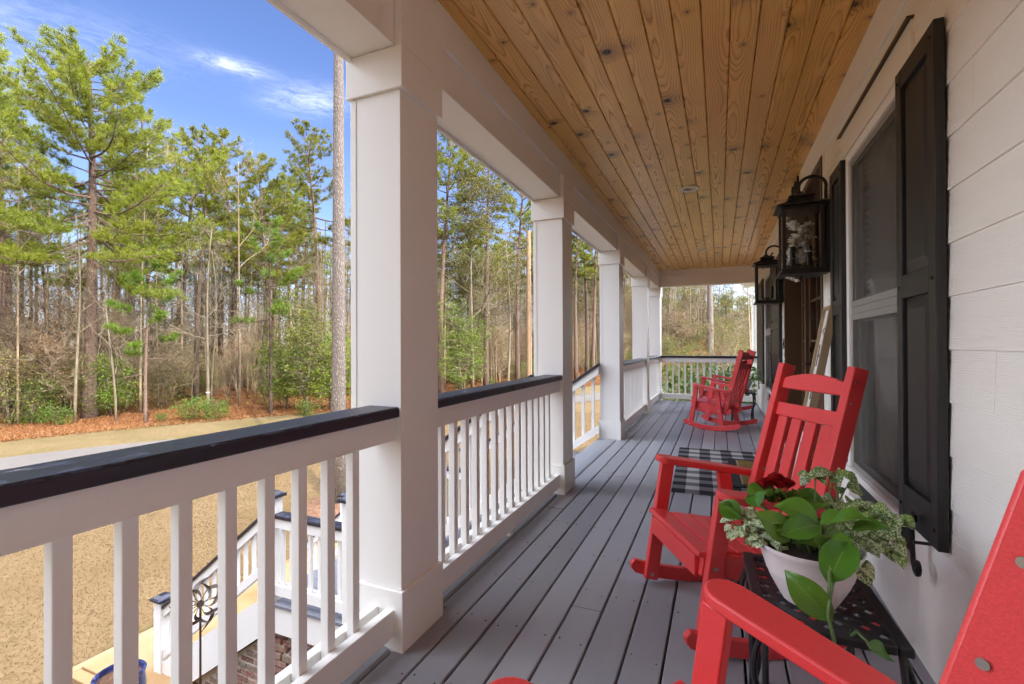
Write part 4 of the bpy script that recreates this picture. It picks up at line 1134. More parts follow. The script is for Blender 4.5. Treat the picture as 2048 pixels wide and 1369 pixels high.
# ------------------------------------------------------------------ wall lanterns
def make_lantern():
    """local: wall at x=0, lantern reaches to -x; z=0 at the bottom of the body"""
    t = empty('wall_lantern'); DM = MAT['dark_metal']
    x0, x1, hy = -.285, -.040, .115
    m = MB(); m.box(-.026, .0, -.062, .062, -.01, .47); m.box(-.040, -.0262, -.05, .05, .01, .40); m.build('backplate', DM, t, bevel=.004)
    m = MB(); p = .011
    for x in (x0, x1 - p * 2):
        for y in (-hy, hy - p * 2): m.box(x, x + p * 2, y, y + p * 2, .02, .425)
    for z0, z1 in ((-.005, .0195), (.4255, .447)):
        m.box(x0 - .006, x1 + .004, -hy - .006, hy + .006, z0, z1)
    m.box(x0 - .02, x1 + .004, -hy - .018, hy + .018, -.018, -.0055)
    m.build('cage', DM, t, bevel=.002)
    m = MB()   # roof: flared hip, chimney, cap
    def frus(za, zb, ea, eb):
        cx = (x0 + x1) / 2; hx = (x1 - x0) / 2
        A = [(cx + sx * (hx + ea), sy * (hy + ea), za) for sx, sy in ((-1, -1), (1, -1), (1, 1), (-1, 1))]
        B = [(cx + sx * (hx + eb), sy * (hy + eb), zb) for sx, sy in ((-1, -1), (1, -1), (1, 1), (-1, 1))]
        m.add(A + B, [(3, 2, 1, 0), (4, 5, 6, 7), (0, 1, 5, 4), (1, 2, 6, 5), (2, 3, 7, 6), (3, 0, 4, 7)])
    frus(.4475, .454, .034, .034); frus(.4545, .496, .032, -.050); frus(.4965, .520, -.060, -.062); frus(.5205, .527, -.044, -.044); frus(.5275, .550, -.046, -.090)
    for i in range(9):
        y = -.05 + i * .0125; m.box((x0 + x1) / 2 - .066, (x0 + x1) / 2 + .066, y, y + .005, .499, .519)
    m.build('roof', DM, t, bevel=.0015)
    m = MB(); cx = (x0 + x1) / 2; P = []
    for a in np.linspace(PI, 0, 15): P.append((cx / 2 - .01 + (abs(cx) / 2 - .0) * math.cos(a), 0, 0.592 + .072 * math.sin(a)))
    m.tube([(cx - .01, 0, .548), (cx - .01, 0, .57)] + P + [(-.012, 0, .56), (-.012, 0, .455)], .0105, 10); m.disc((cx - .01, 0, .550), .024, (0, 0, 1), .014, 14); m.build('hook_arm', DM, t, smooth=True)
    m = MB(); m.box(x0 + .022, x1 - .022, -hy + .006, -hy + .009, .02, .425); m.box(x0 + .022, x1 - .022, hy - .009, hy - .006, .02, .425); m.box(x0 + .006, x0 + .009, -hy + .022, hy - .022, .02, .425); m.box(x1 - .009, x1 - .006, -hy + .022, hy - .022, .02, .425)
    m.build('glass', MAT['clear_glass'], t)
    m = MB(); m.bar((cx - .05, 0, .047), (cx + .05, 0, .047), (0, 0, 1), .02, .012); m.tube([(cx, 0, .02), (cx, 0, .045)], .012, 8)
    for s in (-1, 1): m.tube([(cx + s * .05, 0, .05), (cx + s * .05, 0, .185)], .0165, 12)
    m.build('candles', MAT['candle_black'], t, smooth=True)
    for s in (-1, 1):
        m = MB(); m.lathe([(.008, .186), (.012, .19), (.019, .212), (.019, .228), (.012, .252), (.004, .272), (.0005, .277)], (cx + s * .05, 0, 0), 14); m.build('bulb', MAT['bulb_glass'], t, smooth=True)
    m = MB(); m.tube([(cx, 0, -.045), (cx, 0, -.02)], .008, 8); m.ball((cx, 0, -.048), .011); m.build('finial', DM, t, smooth=True)
    return t
l1 = make_lantern(); l1.location = (WX - .006, 3.845, 1.69); tag(l1, 'black wall lantern nearer the viewer, stuffed with white silk flowers', 'wall lantern', 'black lanterns flanking the door')
l2 = copy_tree(l1); l2.location = (WX - .006, 6.40, 1.69); tag(l2, 'farther black wall lantern, empty but for two candle bulbs', 'wall lantern', 'black lanterns flanking the door')
fb = empty('silk_flowers', (WX - .006 - .16, 3.845, 1.69)); tag(fb, 'bunch of white silk flowers filling the nearer lantern', 'artificial flowers')
m = MB(); sm = MB(); rr = random.Random(31)
def blossom(c, s):
    for i in range(9):
        a = i * 2.4; e = -.1 + .16 * i + rr.uniform(-.15, .15)
        leaf_patch(m, c, (math.cos(a) * math.cos(e), math.sin(a) * math.cos(e), math.sin(e)), (0, .1, 1) if e < .9 else (1, 0, 0), s, s * .75, 0, .4, -.3, None, 4, 2, False)
for i in range(34):
    u = i / 34; blossom((rr.uniform(-.09, .09) * (1 - .35 * u), rr.uniform(.0, .07), .06 + .29 * u), rr.uniform(.040, .055))
m.build('petals', MAT['petal'], fb, smooth=True, angle=180); m = MB()
for c in ((-.08, .02, -.035), (-.055, .0, -.05), (-.035, -.02, -.065)): blossom(c, .030)
m.build('trailing_petals', MAT['petal'], fb, smooth=True, angle=180)
sm.tube([(-.06, .03, .05), (-.04, .03, .2), (0, .02, .36)], .003, 5); sm.tube([(-.03, -.02, -.06), (-.08, .02, -.03), (-.1, .04, .0)], .003, 5); sm.build('stems', MAT['stem_green'], fb)
# ------------------------------------------------------------------ terrain
RD0 = np.array([-23.6, 8.43]); RDD = np.array([.4285, .9035]); RDN = np.array([-.9035, .4285])   # far road edge: point, direction, outward normal (to the woods)
def sm(t): t = np.clip(t, 0, 1); return t * t * (3 - 2 * t)
def terr(x, y):
    x = np.asarray(x, float); y = np.asarray(y, float)
    ramp = sm((y - 40) / 60) * sm((x + 26) / 24) * 5.2
    q = (x - RD0[0]) * RDN[0] + (y - RD0[1]) * RDN[1]
    rise = sm((q - 5) / 30) * .35
    return GZ + ramp + rise + .05 * np.sin(x * .31 + 1) * np.sin(y * .27)* sm((np.hypot(x + 6, y - 3) - 3) / 8)
def rp(s, q):       # road coordinates -> x, y ; s along, q outward from the far edge
    return RD0[0] + RDD[0] * s + RDN[0] * q, RD0[1] + RDD[1] * s + RDN[1] * q
def sheet(name, xs, ys, off, mat, mapf=None, kind='structure'):
    X, Y = np.meshgrid(xs, ys)
    if mapf: X, Y = mapf(X, Y)
    Z = terr(X, Y) + off
    ny, nx = X.shape; idx = np.arange(nx * ny).reshape(ny, nx)
    q = np.stack([idx[:-1, :-1], idx[:-1, 1:], idx[1:, 1:], idx[1:, :-1]], -1).reshape(-1, 4)
    a = np.stack([X, Y, Z], -1).reshape(-1, 3)
    e1 = a[q[:, 1]] - a[q[:, 0]]; e2 = a[q[:, 2]] - a[q[:, 0]]
    fl = np.cross(e1, e2)[:, 2] < 0; q[fl] = q[fl][:, ::-1]
    m = MB(); m.add(a, q); o = m.build(name, mat, smooth=True, angle=180); tag(o, kind=kind); return o
far = lambda a, b, n: np.linspace(a, b, n)
gx = np.concatenate([far(-900, -90, 18), far(-85, 60, 146), far(70, 900, 16)]); gy = np.concatenate([far(-900, -40, 18), far(-35, 130, 166), far(140, 900, 16)])
sheet('lawn', gx, gy, 0, MAT['lawn'])
sheet('road', far(-45, 95, 200), far(-3.15, 0, 6), .035, MAT['asphalt'], lambda s, q: rp(s, q + .12 * np.sin(s * .55) * (np.abs(q + 1.5) > 1.4)))
sheet('verge', far(-45, 110, 200), far(.02, 6.5, 10), .03, MAT['verge'], lambda s, q: rp(s, q))
def strawmap(s, q):
    edge = 4.5 + .5 * np.sin(s * .31) + .3 * np.sin(s * 1.3 + 1) + .12 * np.sin(s * 4.1)
    return rp(s, edge + q * (70 - edge) / 65)
sheet('forest_floor', far(-60, 130, 300), np.concatenate([[0, .3, .6, 1, 1.5, 2], far(3, 65, 32)]), .055, MAT['pine_straw'], strawmap)
# mulch ring round the lawn pine, walkway slab at the stairs
LT = (-8.82, 9.32)
m = MB(); n = 36; V = []
for r_, h in ((0.0, .10), (.45, .10), (.8, .06), (1.0, .0)):
    for i in range(n):
        a = 2 * PI * i / n; w = 1 + .12 * math.sin(3 * a + 1) + .08 * math.sin(7 * a); V.append((LT[0] + 1.05 * r_ * w * math.cos(a), LT[1] + 1.05 * r_ * w * math.sin(a), float(terr(LT[0], LT[1])) + .01 + h))
F = [(j * n + i, j * n + (i + 1) % n, (j + 1) * n + (i + 1) % n, (j + 1) * n + i) for j in range(3) for i in range(n)]
m.add(V, [f[::-1] for f in F]); tag(m.build('mulch_bed', MAT['mulch'], smooth=True, angle=180), kind='structure')
m = MB(); m.box(-7.25, -5.3, 3.32, 7.4, GZ - .2, GZ + .055); m.box(-7.38, -7.253, 3.18, 7.4, GZ - .2, GZ + .03); m.box(-7.25, -5.0, 3.18, 3.317, GZ - .2, GZ + .03)
tag(m.build('walkway', MAT['rust_concrete'], bevel=.01), kind='structure')

# ------------------------------------------------------------------ small things on the lawn
gp_ = empty('glazed_pot', (-5.93, 3.05, GZ + .02)); tag(gp_, 'dark blue glazed pot of bare soil at the foot of the stairs', 'flower pot')
m = MB(); m.lathe([(.001, 0), (.13, 0), (.15, .015), (.215, .16), (.235, .30), (.222, .40), (.205, .435), (.232, .452), (.236, .47), (.222, .482), (.20, .475), (.195, .42), (.17, .40)], sides=40); m.build('pot', MAT['glaze_blue'], gp_, smooth=True, angle=60)
m = MB(); m.lathe([(.197, .425), (.12, .44), (.001, .445)], sides=24); m.build('soil', MAT['mulch'], gp_, smooth=True)
sp = empty('wind_spinner', (-4.99, 3.30, GZ)); tag(sp, 'rust-brown metal flower wind spinner on a stake in front of the stairs', 'garden ornament')
m = MB(); m.tube([(0, 0, -.1), (0, 0, 1.31)], .011, 8); m.build('stake', MAT['rusty_steel'], sp, smooth=True)
view = np.array([4.99, -3.30, 1.4]); view /= np.linalg.norm(view)
e1 = np.cross((0, 0, 1.0), view); e1 /= np.linalg.norm(e1); e2 = np.cross(view, e1)
for ring, nb, rad, ph, off in ((0, 7, .27, .2, .03), (1, 7, .21, .7, .075)):
    m = MB(); c0 = np.array([0, 0, 1.315]) + view * off
    for k_ in range(nb):
        a = ph + k_ * 2 * PI / nb; d = e1 * math.cos(a) + e2 * math.sin(a); s = -e1 * math.sin(a) + e2 * math.cos(a)
        if ring: s = -s
        U = np.linspace(.06, 1, 15)
        P = np.array([c0 + d * rad * (u - .1 * math.sin(PI * u)) + s * rad * .42 * math.sin(PI * u * .95) + view * .035 * math.sin(2 * PI * u) for u in U])
        T = np.gradient(P, axis=0); N = np.cross(T, view); N /= np.linalg.norm(N, axis=1)[:, None]
        wd = np.array([.004 + .017 * max(0, math.sin(PI * min(1, max(0, (u - .25) / .75)))) ** 1.3 for u in U])
        N = N * .85 + view * .5
        V = np.concatenate([P - N * wd[:, None], P + N * wd[:, None]]); n = len(U)
        m.add(V, np.array([(i, i + 1, n + i + 1, n + i) for i in range(n - 1)]))
        m.tube(P[::3] - view * .003, .0032, 4)
    if ring == 0: m.disc(tuple(c0), .035, view, .02, 14)
    m.build('blade_ring', MAT['rusty_steel'], sp, smooth=True)
def at_px(px, depth, dz=0.0):
    """a ground point seen in a pixel column of the photograph at the given distance along the view"""
    d = ray(px, 690); x, y = d[0] * depth, d[1] * depth
    return (x, y, float(terr(x, y)) + .03 + dz)
pole = empty('utility_pole', at_px(1058, 34)); tag(pole, 'tall pale wooden utility pole at the edge of the woods', 'utility pole')
m = MB(); m.tube([(0, 0, -.5), (0, 0, 5), (0, 0, 12.1)], [.20, .18, .145], 14); m.build('post', MAT['pole_wood'], pole, smooth=True)
m = MB(); m.bar((-1.0, -.45, 10.75), (.25, .12, 10.95), (0, 0, 1), .06, .06); m.tube([(-.95, -.42, 10.8), (-.95, -.42, 11.0)], .05, 8); m.tube([(0, 0, 9.2), (.35, -.2, 9.35)], .03, 6); m.build('bracket_arm', MAT['dark_metal'], pole)
m = MB(); m.tube([(.16, -.1, 0), (.15, -.1, 9)], .02, 6); m.build('conduit', MAT['rusty_steel'], pole)
mk = empty('marker_post', at_px(1165, 48)); tag(mk, 'thin white marker post at the foot of the woods', 'marker post'); m = MB(); m.tube([(0, 0, 0), (0, 0, .75), (0, 0, .80)], [.045, .045, .02], 8); m.build('stake', MAT['white_paint'], mk)
m = MB(); m.tube([(0, 0, .55), (0, 0, .66)], .047, 8); m.build('band', MAT['rusty_steel'], mk)

# ------------------------------------------------------------------ plants: generators
def blades(P, A, L, W, k, spread, col, mb, mi, seed, lift=0.0):
    """k narrow triangles from every point P around the axis A"""
    g = np.random.default_rng(seed); n = len(P)
    P = np.repeat(P, k, 0); A = np.repeat(A, k, 0); L = np.repeat(L, k) * g.uniform(.65, 1.1, n * k)
    D = A + g.normal(0, spread, (n * k, 3)); D[:, 2] += lift; D /= np.linalg.norm(D, axis=1)[:, None]
    S = np.cross(D, g.normal(0, 1, (n * k, 3))); S /= np.linalg.norm(S, axis=1)[:, None] + 1e-9
    V = np.stack([P - S * W / 2, P + S * W / 2, P + D * L[:, None]], 1).reshape(-1, 3)
    F = np.arange(3 * n * k).reshape(-1, 3); mb.add(V, F, mi, np.repeat(col, k, 0))
def leaves(P, L, W, k, rad, col, mb, mi, seed, flat=.6):
    g = np.random.default_rng(seed); n = len(P)
    C = np.repeat(P, k, 0) + g.normal(0, 1, (n * k, 3)) * np.repeat(np.broadcast_to(rad, (n,)), k)[:, None] * np.array([1, 1, .75])
    D = g.normal(0, 1, (n * k, 3)); D[:, 2] *= flat; D[:, 2] -= .25; D /= np.linalg.norm(D, axis=1)[:, None]
    S = np.cross(D, g.normal(0, .5, (n * k, 3)) + np.array([0, 0, 1.0])); S /= np.linalg.norm(S, axis=1)[:, None] + 1e-9
    l = (L * g.uniform(.7, 1.25, n * k))[:, None]; w = (W * g.uniform(.7, 1.2, n * k))[:, None]
    V = np.stack([C, C + D * l * .45 + S * w / 2, C + D * l, C + D * l * .45 - S * w / 2], 1).reshape(-1, 3)
    cc = np.repeat(col, k, 0) * g.uniform(.7, 1.3, (n * k, 1))
    mb.add(V, np.arange(4 * n * k).reshape(-1, 4), mi, np.clip(cc, 0, 1))
def trunk_pts(h, sway, g, n=9, lean=(0, 0)):
    t = np.linspace(0, 1, n); a, b = g.uniform(0, 6.28, 2)
    x = sway * (np.sin(t * 3.1 + a) - math.sin(a)) * t + lean[0] * t * h; y = sway * (np.sin(t * 2.7 + b) - math.sin(b)) * t + lean[1] * t * h
    return np.stack([x, y, t * h], 1)
def pine(seed, h, r, cb, nbr, bl, k=12, nl=.26, nw=.02, sub=.30, tuft=3, up=.25, sway=.35, lean=(0, 0), pads=1.0, mat='pine_needles', stubs=6, skew=(0, 0), bark='pine_bark', prof=None, limb=.016, u0=.38):
    """returns (trunk mesh builder, crown mesh builder): whorled limbs carrying flat pads of needle tufts"""
    g = np.random.default_rng(seed); T = MB(); Cr = MB()
    tp = trunk_pts(h, sway, g, 14, lean); tt = np.linspace(0, 1, 14)
    rad = r * (1 - .80 * tt ** 1.15); rad[0] *= 1.28
    tp[0][2] = -.4; T.tube(tp, rad, 12)
    pos = lambda t: np.array([np.interp(t, tt, tp[:, i]) for i in range(3)])
    for i in range(stubs):
        t = g.uniform(.25, cb); p = pos(t); a = g.uniform(0, 6.28); L = g.uniform(.4, 1.8)
        d = np.array([math.cos(a), math.sin(a), g.uniform(-.3, .3)]); Cr.tube([p, p + d * L * .5, p + d * L + (0, 0, -.1)], [.035, .02, .008], 4, 0)
    TP, TA, TC = [], [], []
    for i in range(nbr):
        f = (i + g.uniform(0, .8)) / nbr; t = cb + (1 - cb) * f ** .9; p = pos(min(t, .995)); a = i * 2.399 + g.uniform(-.5, .5)
        pr = (1 - f) ** .55 * .85 + .15; pr *= (.55 + .45 * min(1, f * 5 + .3))
        if prof: pr = np.interp(f, *prof)
        L = bl * pr * g.uniform(.55, 1.15) * (1 + skew[0] * math.cos(a) + skew[1] * math.sin(a))
        el = up + .55 * f + g.uniform(-.2, .2) - (.3 if f < .25 else 0)
        n = 6; s = np.linspace(0, 1, n); out = np.array([math.cos(a), math.sin(a), 0]); sd = np.array([-math.sin(a), math.cos(a), 0])
        cur = g.uniform(-.25, .25)
        B = p + np.outer(s * L * math.cos(el), out) + np.outer(cur * L * s ** 2, sd); B[:, 2] += L * (math.sin(el) * s + .16 * s ** 2.2 - .10 * np.sin(PI * s)) + .06 * L * np.sin(5 * s + i) * s
        Cr.tube(B, np.linspace(max(.018, limb * L + .012), .008, n), 5, 0)
        ns = max(3, int(L / sub)); bt = g.uniform(.2, 1, 2)
        for j in range(ns):
            u = u0 + (1 - u0) * (j + .5) / ns; q = np.array([np.interp(u, s, B[:, c]) for c in range(3)])
            sl = (.22 + .34 * (1 - abs(u - .72) * 1.6)) * L * .42 * g.uniform(.5, 1.2) * pads
            for sgn in ((1, -1) if g.random() < .8 else (1,)):
                d = sd * sgn * g.uniform(.6, 1) + out * g.uniform(.3, .9) + np.array([0, 0, g.uniform(-.05, .35)]); d /= np.linalg.norm(d)
                e = q + d * sl; Cr.tube([q, (q + e) / 2 + (0, 0, .03), e], [.012, .009, .005], 3, 0, cap=False)
                for w in range(tuft):
                    v = g.uniform(.35, 1.05); TP.append(q + d * sl * v + g.normal(0, .07, 3)); TA.append(d * .6 + np.array([0, 0, .55])); TC.append(np.clip([bt[0] * .6 + g.uniform(0, .5), bt[1] * .5 + g.uniform(0, .4), 0], 0, 1))
        for w in range(2): TP.append(B[-1] + g.normal(0, .06, 3)); TA.append(out * .6 + np.array([0, 0, .6])); TC.append([g.random(), g.random(), 0])
    TP, TA, TC = np.array(TP), np.array(TA), np.array(TC)
    blades(TP, TA, np.full(len(TP), nl), nw, k, .55, TC, Cr, 1, seed + 5)
    return (T, bark), (Cr, [bark if bark != 'lawn_bark' else 'pine_bark', mat])
def bare(seed, h, r, nb=5, depth=4, spread=.6, twig=.5, multi=1, cb=.3, crook=.12, lean=(0, 0), bark='pale_bark', leaf=None, leafn=0, leafs=.09, leafr=.25, tw=.010, upb=.35, leafk=8):
    g = np.random.default_rng(seed); T = MB(); Cr = MB(); LP = []
    TW = []
    def grow(p, d, L, rad, lv):
        n = 5; P = [p]; q = p.copy(); dd = d.copy()
        for i in range(n - 1):
            dd = dd + g.normal(0, crook, 3) + np.array([0, 0, .04]); dd /= np.linalg.norm(dd); q = q + dd * L / (n - 1); P.append(q)
        P = np.array(P)
        if lv >= depth: TW.append(P[[0, 2, 4]]); LP.append(P[-1]); return
        Cr.tube(P, np.linspace(rad, rad * .5, n), 4 if lv < 2 else 3, 0, cap=False)
        kids = int(round(nb * g.uniform(.7, 1.2)))
        for i in range(kids):
            u = g.uniform(.3, 1); b = np.array([np.interp(u, np.linspace(0, 1, n), P[:, c]) for c in range(3)])
            a = g.normal(0, 1, 3); a -= a.dot(dd) * dd; a /= np.linalg.norm(a) + 1e-9
            nd = dd * (1 - spread * .5) + a * spread + np.array([0, 0, .12]); nd /= np.linalg.norm(nd)
            grow(b, nd, L * g.uniform(.42, .7), rad * .48, lv + 1)
    for mm in range(multi):
        ln = (lean[0] + (g.uniform(-.14, .14) if multi > 1 else 0), lean[1] + (g.uniform(-.14, .14) if multi > 1 else 0)); hh = h * (g.uniform(.65, 1) if multi > 1 else 1)
        tp = trunk_pts(hh, crook * 2.2, g, 11, ln); tt = np.linspace(0, 1, 11); rr_ = r * (g.uniform(.6, 1) if multi > 1 else 1) * (1 - .85 * tt); tp[0][2] = -.3
        T.tube(tp, rr_ + .006, 8)
        for i in range(int(nb * 2.4)):
            t = cb + (1 - cb) * g.random() ** .8; p = np.array([np.interp(t, tt, tp[:, c]) for c in range(3)]); a = g.uniform(0, 6.28)
            d = np.array([math.cos(a), math.sin(a), upb + g.uniform(0, .7)]); d /= np.linalg.norm(d)
            grow(p, d, hh * .30 * (1.15 - t) * g.uniform(.6, 1.3) + .3, r * .38 * (1.1 - t) + .006, 1)
    if TW:
        A = np.array(TW); n = len(A); S = np.cross(A[:, 2] - A[:, 0], g.normal(0, 1, (n, 3))); S /= np.linalg.norm(S, axis=1)[:, None] + 1e-9; S *= tw / 2
        V = np.stack([A[:, 0] - S, A[:, 0] + S, A[:, 1] + S * .8, A[:, 1] - S * .8, A[:, 2]], 1).reshape(-1, 3)
        b = np.arange(n)[:, None] * 5
        Cr.add(V, b + np.array([[0, 1, 2, 3]]), 0); Cr.F.append((b + np.array([[3, 2, 4]]) + Cr.n - 5 * n, 0, None, None))
    mats = [bark]
    if leaf and LP:
        LP = np.array(LP); pick = g.permutation(len(LP))[:leafn]; LP = LP[pick]
        leaves(LP, leafs, leafs * .6, leafk, leafr, np.clip(g.uniform(0, 1, (len(LP), 3)), 0, 1), Cr, 1, seed + 3); mats.append(leaf)
    return (T, bark), (Cr, mats)
def leafy(seed, h, w, nc, k, leaf='leaf_green', L=.13, base=.1, r=.06, clump=.38, stems=3, bark='pale_bark'):
    """broad-leaved small tree or bush: clumps on branches through an uneven crown"""
    g = np.random.default_rng(seed); T = MB(); Cr = MB(); C = []
    for s in range(stems):
        ln = (g.uniform(-.2, .2), g.uniform(-.2, .2)) if stems > 1 else (0, 0)
        tp = trunk_pts(h * g.uniform(.7, .95), .15, g, 8, ln); tp[0][2] = -.2; T.tube(tp, np.linspace(r, r * .25, 8), 7)
        for i in range(nc // stems):
            t = base + (1 - base) * g.random(); p = np.array([np.interp(t, np.linspace(0, 1, 8), tp[:, c]) for c in range(3)]); a = g.uniform(0, 6.28)
            rr2 = w * (math.sin(PI * (.12 + .80 * t)) ** .7) * g.uniform(.25, 1.05)
            e = p + np.array([math.cos(a) * rr2, math.sin(a) * rr2, rr2 * g.uniform(-.15, .35)]); C.append(e)
            Cr.tube([p, (p + e) / 2 + (0, 0, .05), e], [r * .3, r * .2, .006], 3, 0, cap=False)
    C = np.array(C); C[:, 2] = np.maximum(C[:, 2], .1)
    leaves(C, L, L * .55, k, clump * g.uniform(.5, 1.2, len(C)), g.uniform(0, 1, (len(C), 3)), Cr, 1, seed + 2)
    return (T, bark), (Cr, [bark, leaf])
LIB = {}
def lib(key, gen):
    (T, tm), (Cr, cm) = gen
    a = T.build('trunk', MAT[tm], smooth=True, angle=180); b = Cr.build('crown', [MAT[x] for x in cm])
    LIB[key] = (a.data, b.data)
    for o in (a, b): bpy.data.objects.remove(o)
def plant(key, name, loc, label, cat, scale=1.0, rz=None, group=None, part='crown', zs=1.0):
    a, b = LIB[key]
    t = empty(name, loc, random.uniform(0, 6.28) if rz is None else rz); t.scale = (scale, scale, scale * zs); tag(t, label, cat, group)
    o = bpy.data.objects.new('trunk' if part == 'crown' else 'stems', a); COL.objects.link(o); o.parent = t
    o = bpy.data.objects.new(part, b); COL.objects.link(o); o.parent = t
    return t
# ------------------------------------------------------------------ the woods
lib('hero', pine(101, 19.2, .33, .44, 80, 6.6, 18, .34, .021, .30, 5, .02, .4, (0, 0), .95, stubs=14, limb=.0095, u0=.22, prof=((0, .2, .45, .75, 1), (.95, 1.05, .84, .54, .26))))
for i, s in enumerate((7, 17, 27, 37)):
    lib('pine%d' % i, pine(s, 20, .21, (.56, .62, .50, .66)[i], (36, 31, 44, 29)[i], (3.8, 3.4, 4.1, 3.2)[i], 15, .34, .028, .38, 5, .2, .45, pads=1.1, stubs=10))
lib('young', pine(51, 8.5, .085, .42, 15, 2.1, 16, .30, .024, .24, 4, .05, .15, (.06, 0), 1.0, 'young_needles', 3))
lib('young2', pine(53, 10.5, .09, .50, 13, 2.4, 16, .30, .024, .24, 4, .05, .2, (-.02, 0), 1.0, 'young_needles', 3))
lib('endpine', pine(63, 22, .36, .60, 26, 3.6, 12, .34, .036, .42, 4, .2, .12, stubs=3, bark='lawn_bark'))
lib('lawnpine', pine(61, 23, .187, .66, 26, 3.4, 12, .30, .036, .42, 3, .2, .12, (.006, 0), stubs=2, bark='lawn_bark'))
lib('bare0', bare(201, 12, .085, 5, 4, .65, twig=.5, cb=.25, crook=.13))
lib('bare1', bare(203, 14, .075, 4, 4, .55, cb=.40, crook=.09, bark='twig_bark', upb=.6))
lib('bare2', bare(205, 9, .06, 5, 4, .75, cb=.2, crook=.2))
lib('bare3', bare(207, 13, .07, 5, 4, .6, cb=.35, crook=.10, bark='twig_bark', leaf='leaf_olive', leafn=420, leafs=.10, leafr=.22))
lib('spread', bare(209, 11, .095, 6, 4, .85, cb=.22, crook=.15, upb=.0, lean=(.07, 0)))
lib('vine', bare(211, 5.5, .05, 7, 4, .8, cb=.25, crook=.28, multi=2, bark='twig_bark', leaf='leaf_rust', leafn=240, leafs=.07, upb=-.2))
lib('brush0', bare(213, 4.5, .028, 5, 4, .7, cb=.12, crook=.16, multi=4, bark='twig_bark', leaf='leaf_olive', leafn=200, leafs=.08, tw=.009))
lib('brush1', bare(215, 5.5, .030, 5, 4, .6, cb=.15, crook=.13, multi=4, bark='twig_bark', leaf='leaf_rust', leafn=110, leafs=.08, tw=.009))
lib('sapling', bare(217, 7.5, .030, 3, 3, .5, cb=.35, crook=.16, upb=.5, tw=.012))
lib('pole0', bare(219, 16, .07, 4, 4, .5, cb=.55, crook=.06, bark='twig_bark', upb=.8))
lib('oak', bare(221, 14, .12, 6, 4, .7, cb=.22, crook=.12, leaf='leaf_olive', leafn=1500, leafs=.14, leafr=.35, leafk=9))
lib('holly0', leafy(301, 5.6, 2.0, 170, 30, 'leaf_green', .15, .12, .06, .36, 3))
lib('holly1', leafy(303, 8.0, 2.1, 190, 30, 'leaf_green', .15, .18, .07, .40, 2))
lib('bush0', leafy(305, 1.5, .75, 60, 24, 'leaf_shrub', .10, .05, .015, .20, 4))
lib('bush1', leafy(307, 2.6, 1.2, 90, 26, 'leaf_shrub', .11, .05, .02, .28, 4))
lib('bush2', leafy(309, 3.2, 1.6, 100, 24, 'leaf_olive', .10, .05, .02, .34, 4))
lib('bush3', leafy(311, 4.4, 1.9, 130, 26, 'leaf_olive', .11, .08, .03, .40, 4))

# single trees one can point to, from the left of the picture to the right
t = plant('hero', 'pine_tree', at_px(180, 26.2), 'big broad pine with layered yellow-green boughs rising over the whole wood edge', 'pine tree', 1.0, .6)
plant('lawnpine', 'pine_tree', (LT[0], LT[1], float(terr(*LT)) - .02), 'tall bare-trunked pine standing alone on the lawn in a ring of mulch', 'pine tree', 1.0, 0.0)
plant('pine0', 'pine_tree', at_px(262, 33), 'straight pine just behind the big layered pine', 'pine tree', 1.02, 1.0)
plant('pine2', 'pine_tree', at_px(362, 36), 'pine with a lopsided crown between the big pine and the leaning sapling', 'pine tree', 1.0, 2.2)
plant('young', 'pine_tree', at_px(291, 24.6), 'young leaning pine with soft green needle layers at the straw edge', 'young pine', 1.0, 2.75)
plant('young2', 'pine_tree', at_px(541, 27.5), 'thin young pine with one low feathery bough beside the bright green holly', 'young pine', 1.04, 3.5)
plant('bare0', 'bare_tree', at_px(150, 25), 'pale crooked leafless tree right of the vine tangle', 'bare tree', .9, 2.0)
plant('bare2', 'bare_tree', at_px(232, 25), 'small wriggling white-barked tree just right of the big pine', 'bare tree', .95, 4.1)
sprd = plant('spread', 'bare_tree', at_px(415, 26.5), 'wide twiggy leafless tree with a white band on its trunk', 'bare tree', .95, -.3)
vv = np.array([tuple(v.co) for v in LIB['spread'][0].vertices]); zr = np.unique(np.round(vv[:, 2], 3))
cz = lambda z: vv[np.abs(vv[:, 2] - zr[np.argmin(np.abs(zr - z))]) < .03].mean(0)
qa, qb = cz(.9), cz(2.0); bp = [qa + (qb - qa) * ((z - qa[2]) / (qb[2] - qa[2])) for z in (1.43, 1.475)]
m = MB(); m.tube(bp, .104, 12); m.build('band', MAT['sign_white'], sprd)
plant('vine', 'vine_tangle', at_px(100, 26), 'rust-brown hanging tangle of dead vines near the left end of the wood', 'vines', 1.15, .4)
plant('holly1', 'holly_tree', at_px(612, 28.5), 'bright yellow-green leafy holly near the lawn pine', 'holly', 1.0, .3)
plant('holly0', 'holly_tree', at_px(660, 29.5), 'lower leafy holly tucked behind the lawn pine trunk', 'holly', 1.05, 2.3)
plant('holly0', 'holly_tree', at_px(575, 30), 'smaller leafy holly left of the brightest one', 'holly', .9, 4.3)
plant('bush3', 'leafy_shrub', at_px(20, 24), 'broad green shrub at the left edge of the picture', 'shrub', 1.0, 1.0)
plant('bush1', 'leafy_shrub', at_px(62, 24.5), 'rounded olive-green shrub below the dead vines', 'shrub', 1.0, 2.0)
plant('holly0', 'holly_tree', at_px(222, 27), 'dim green leafy bush behind the white-barked tree', 'holly', .75, 5.0)
plant('bush0', 'leafy_shrub', at_px(385, 25.3), 'low bright green shrub on the straw under the spreading tree', 'shrub', 1.0, 0)
plant('bush0', 'leafy_shrub', at_px(432, 25.6), 'low bright green shrub right of its near twin', 'shrub', .85, 2)
plant('bush0', 'leafy_shrub', at_px(612, 27.3), 'low green shrub at the foot of the bright holly', 'shrub', .7, 3)
plant('bush0', 'leafy_shrub', at_px(115, 24), 'small dark green plant at the foot of the pale crooked tree', 'shrub', .8, 4)
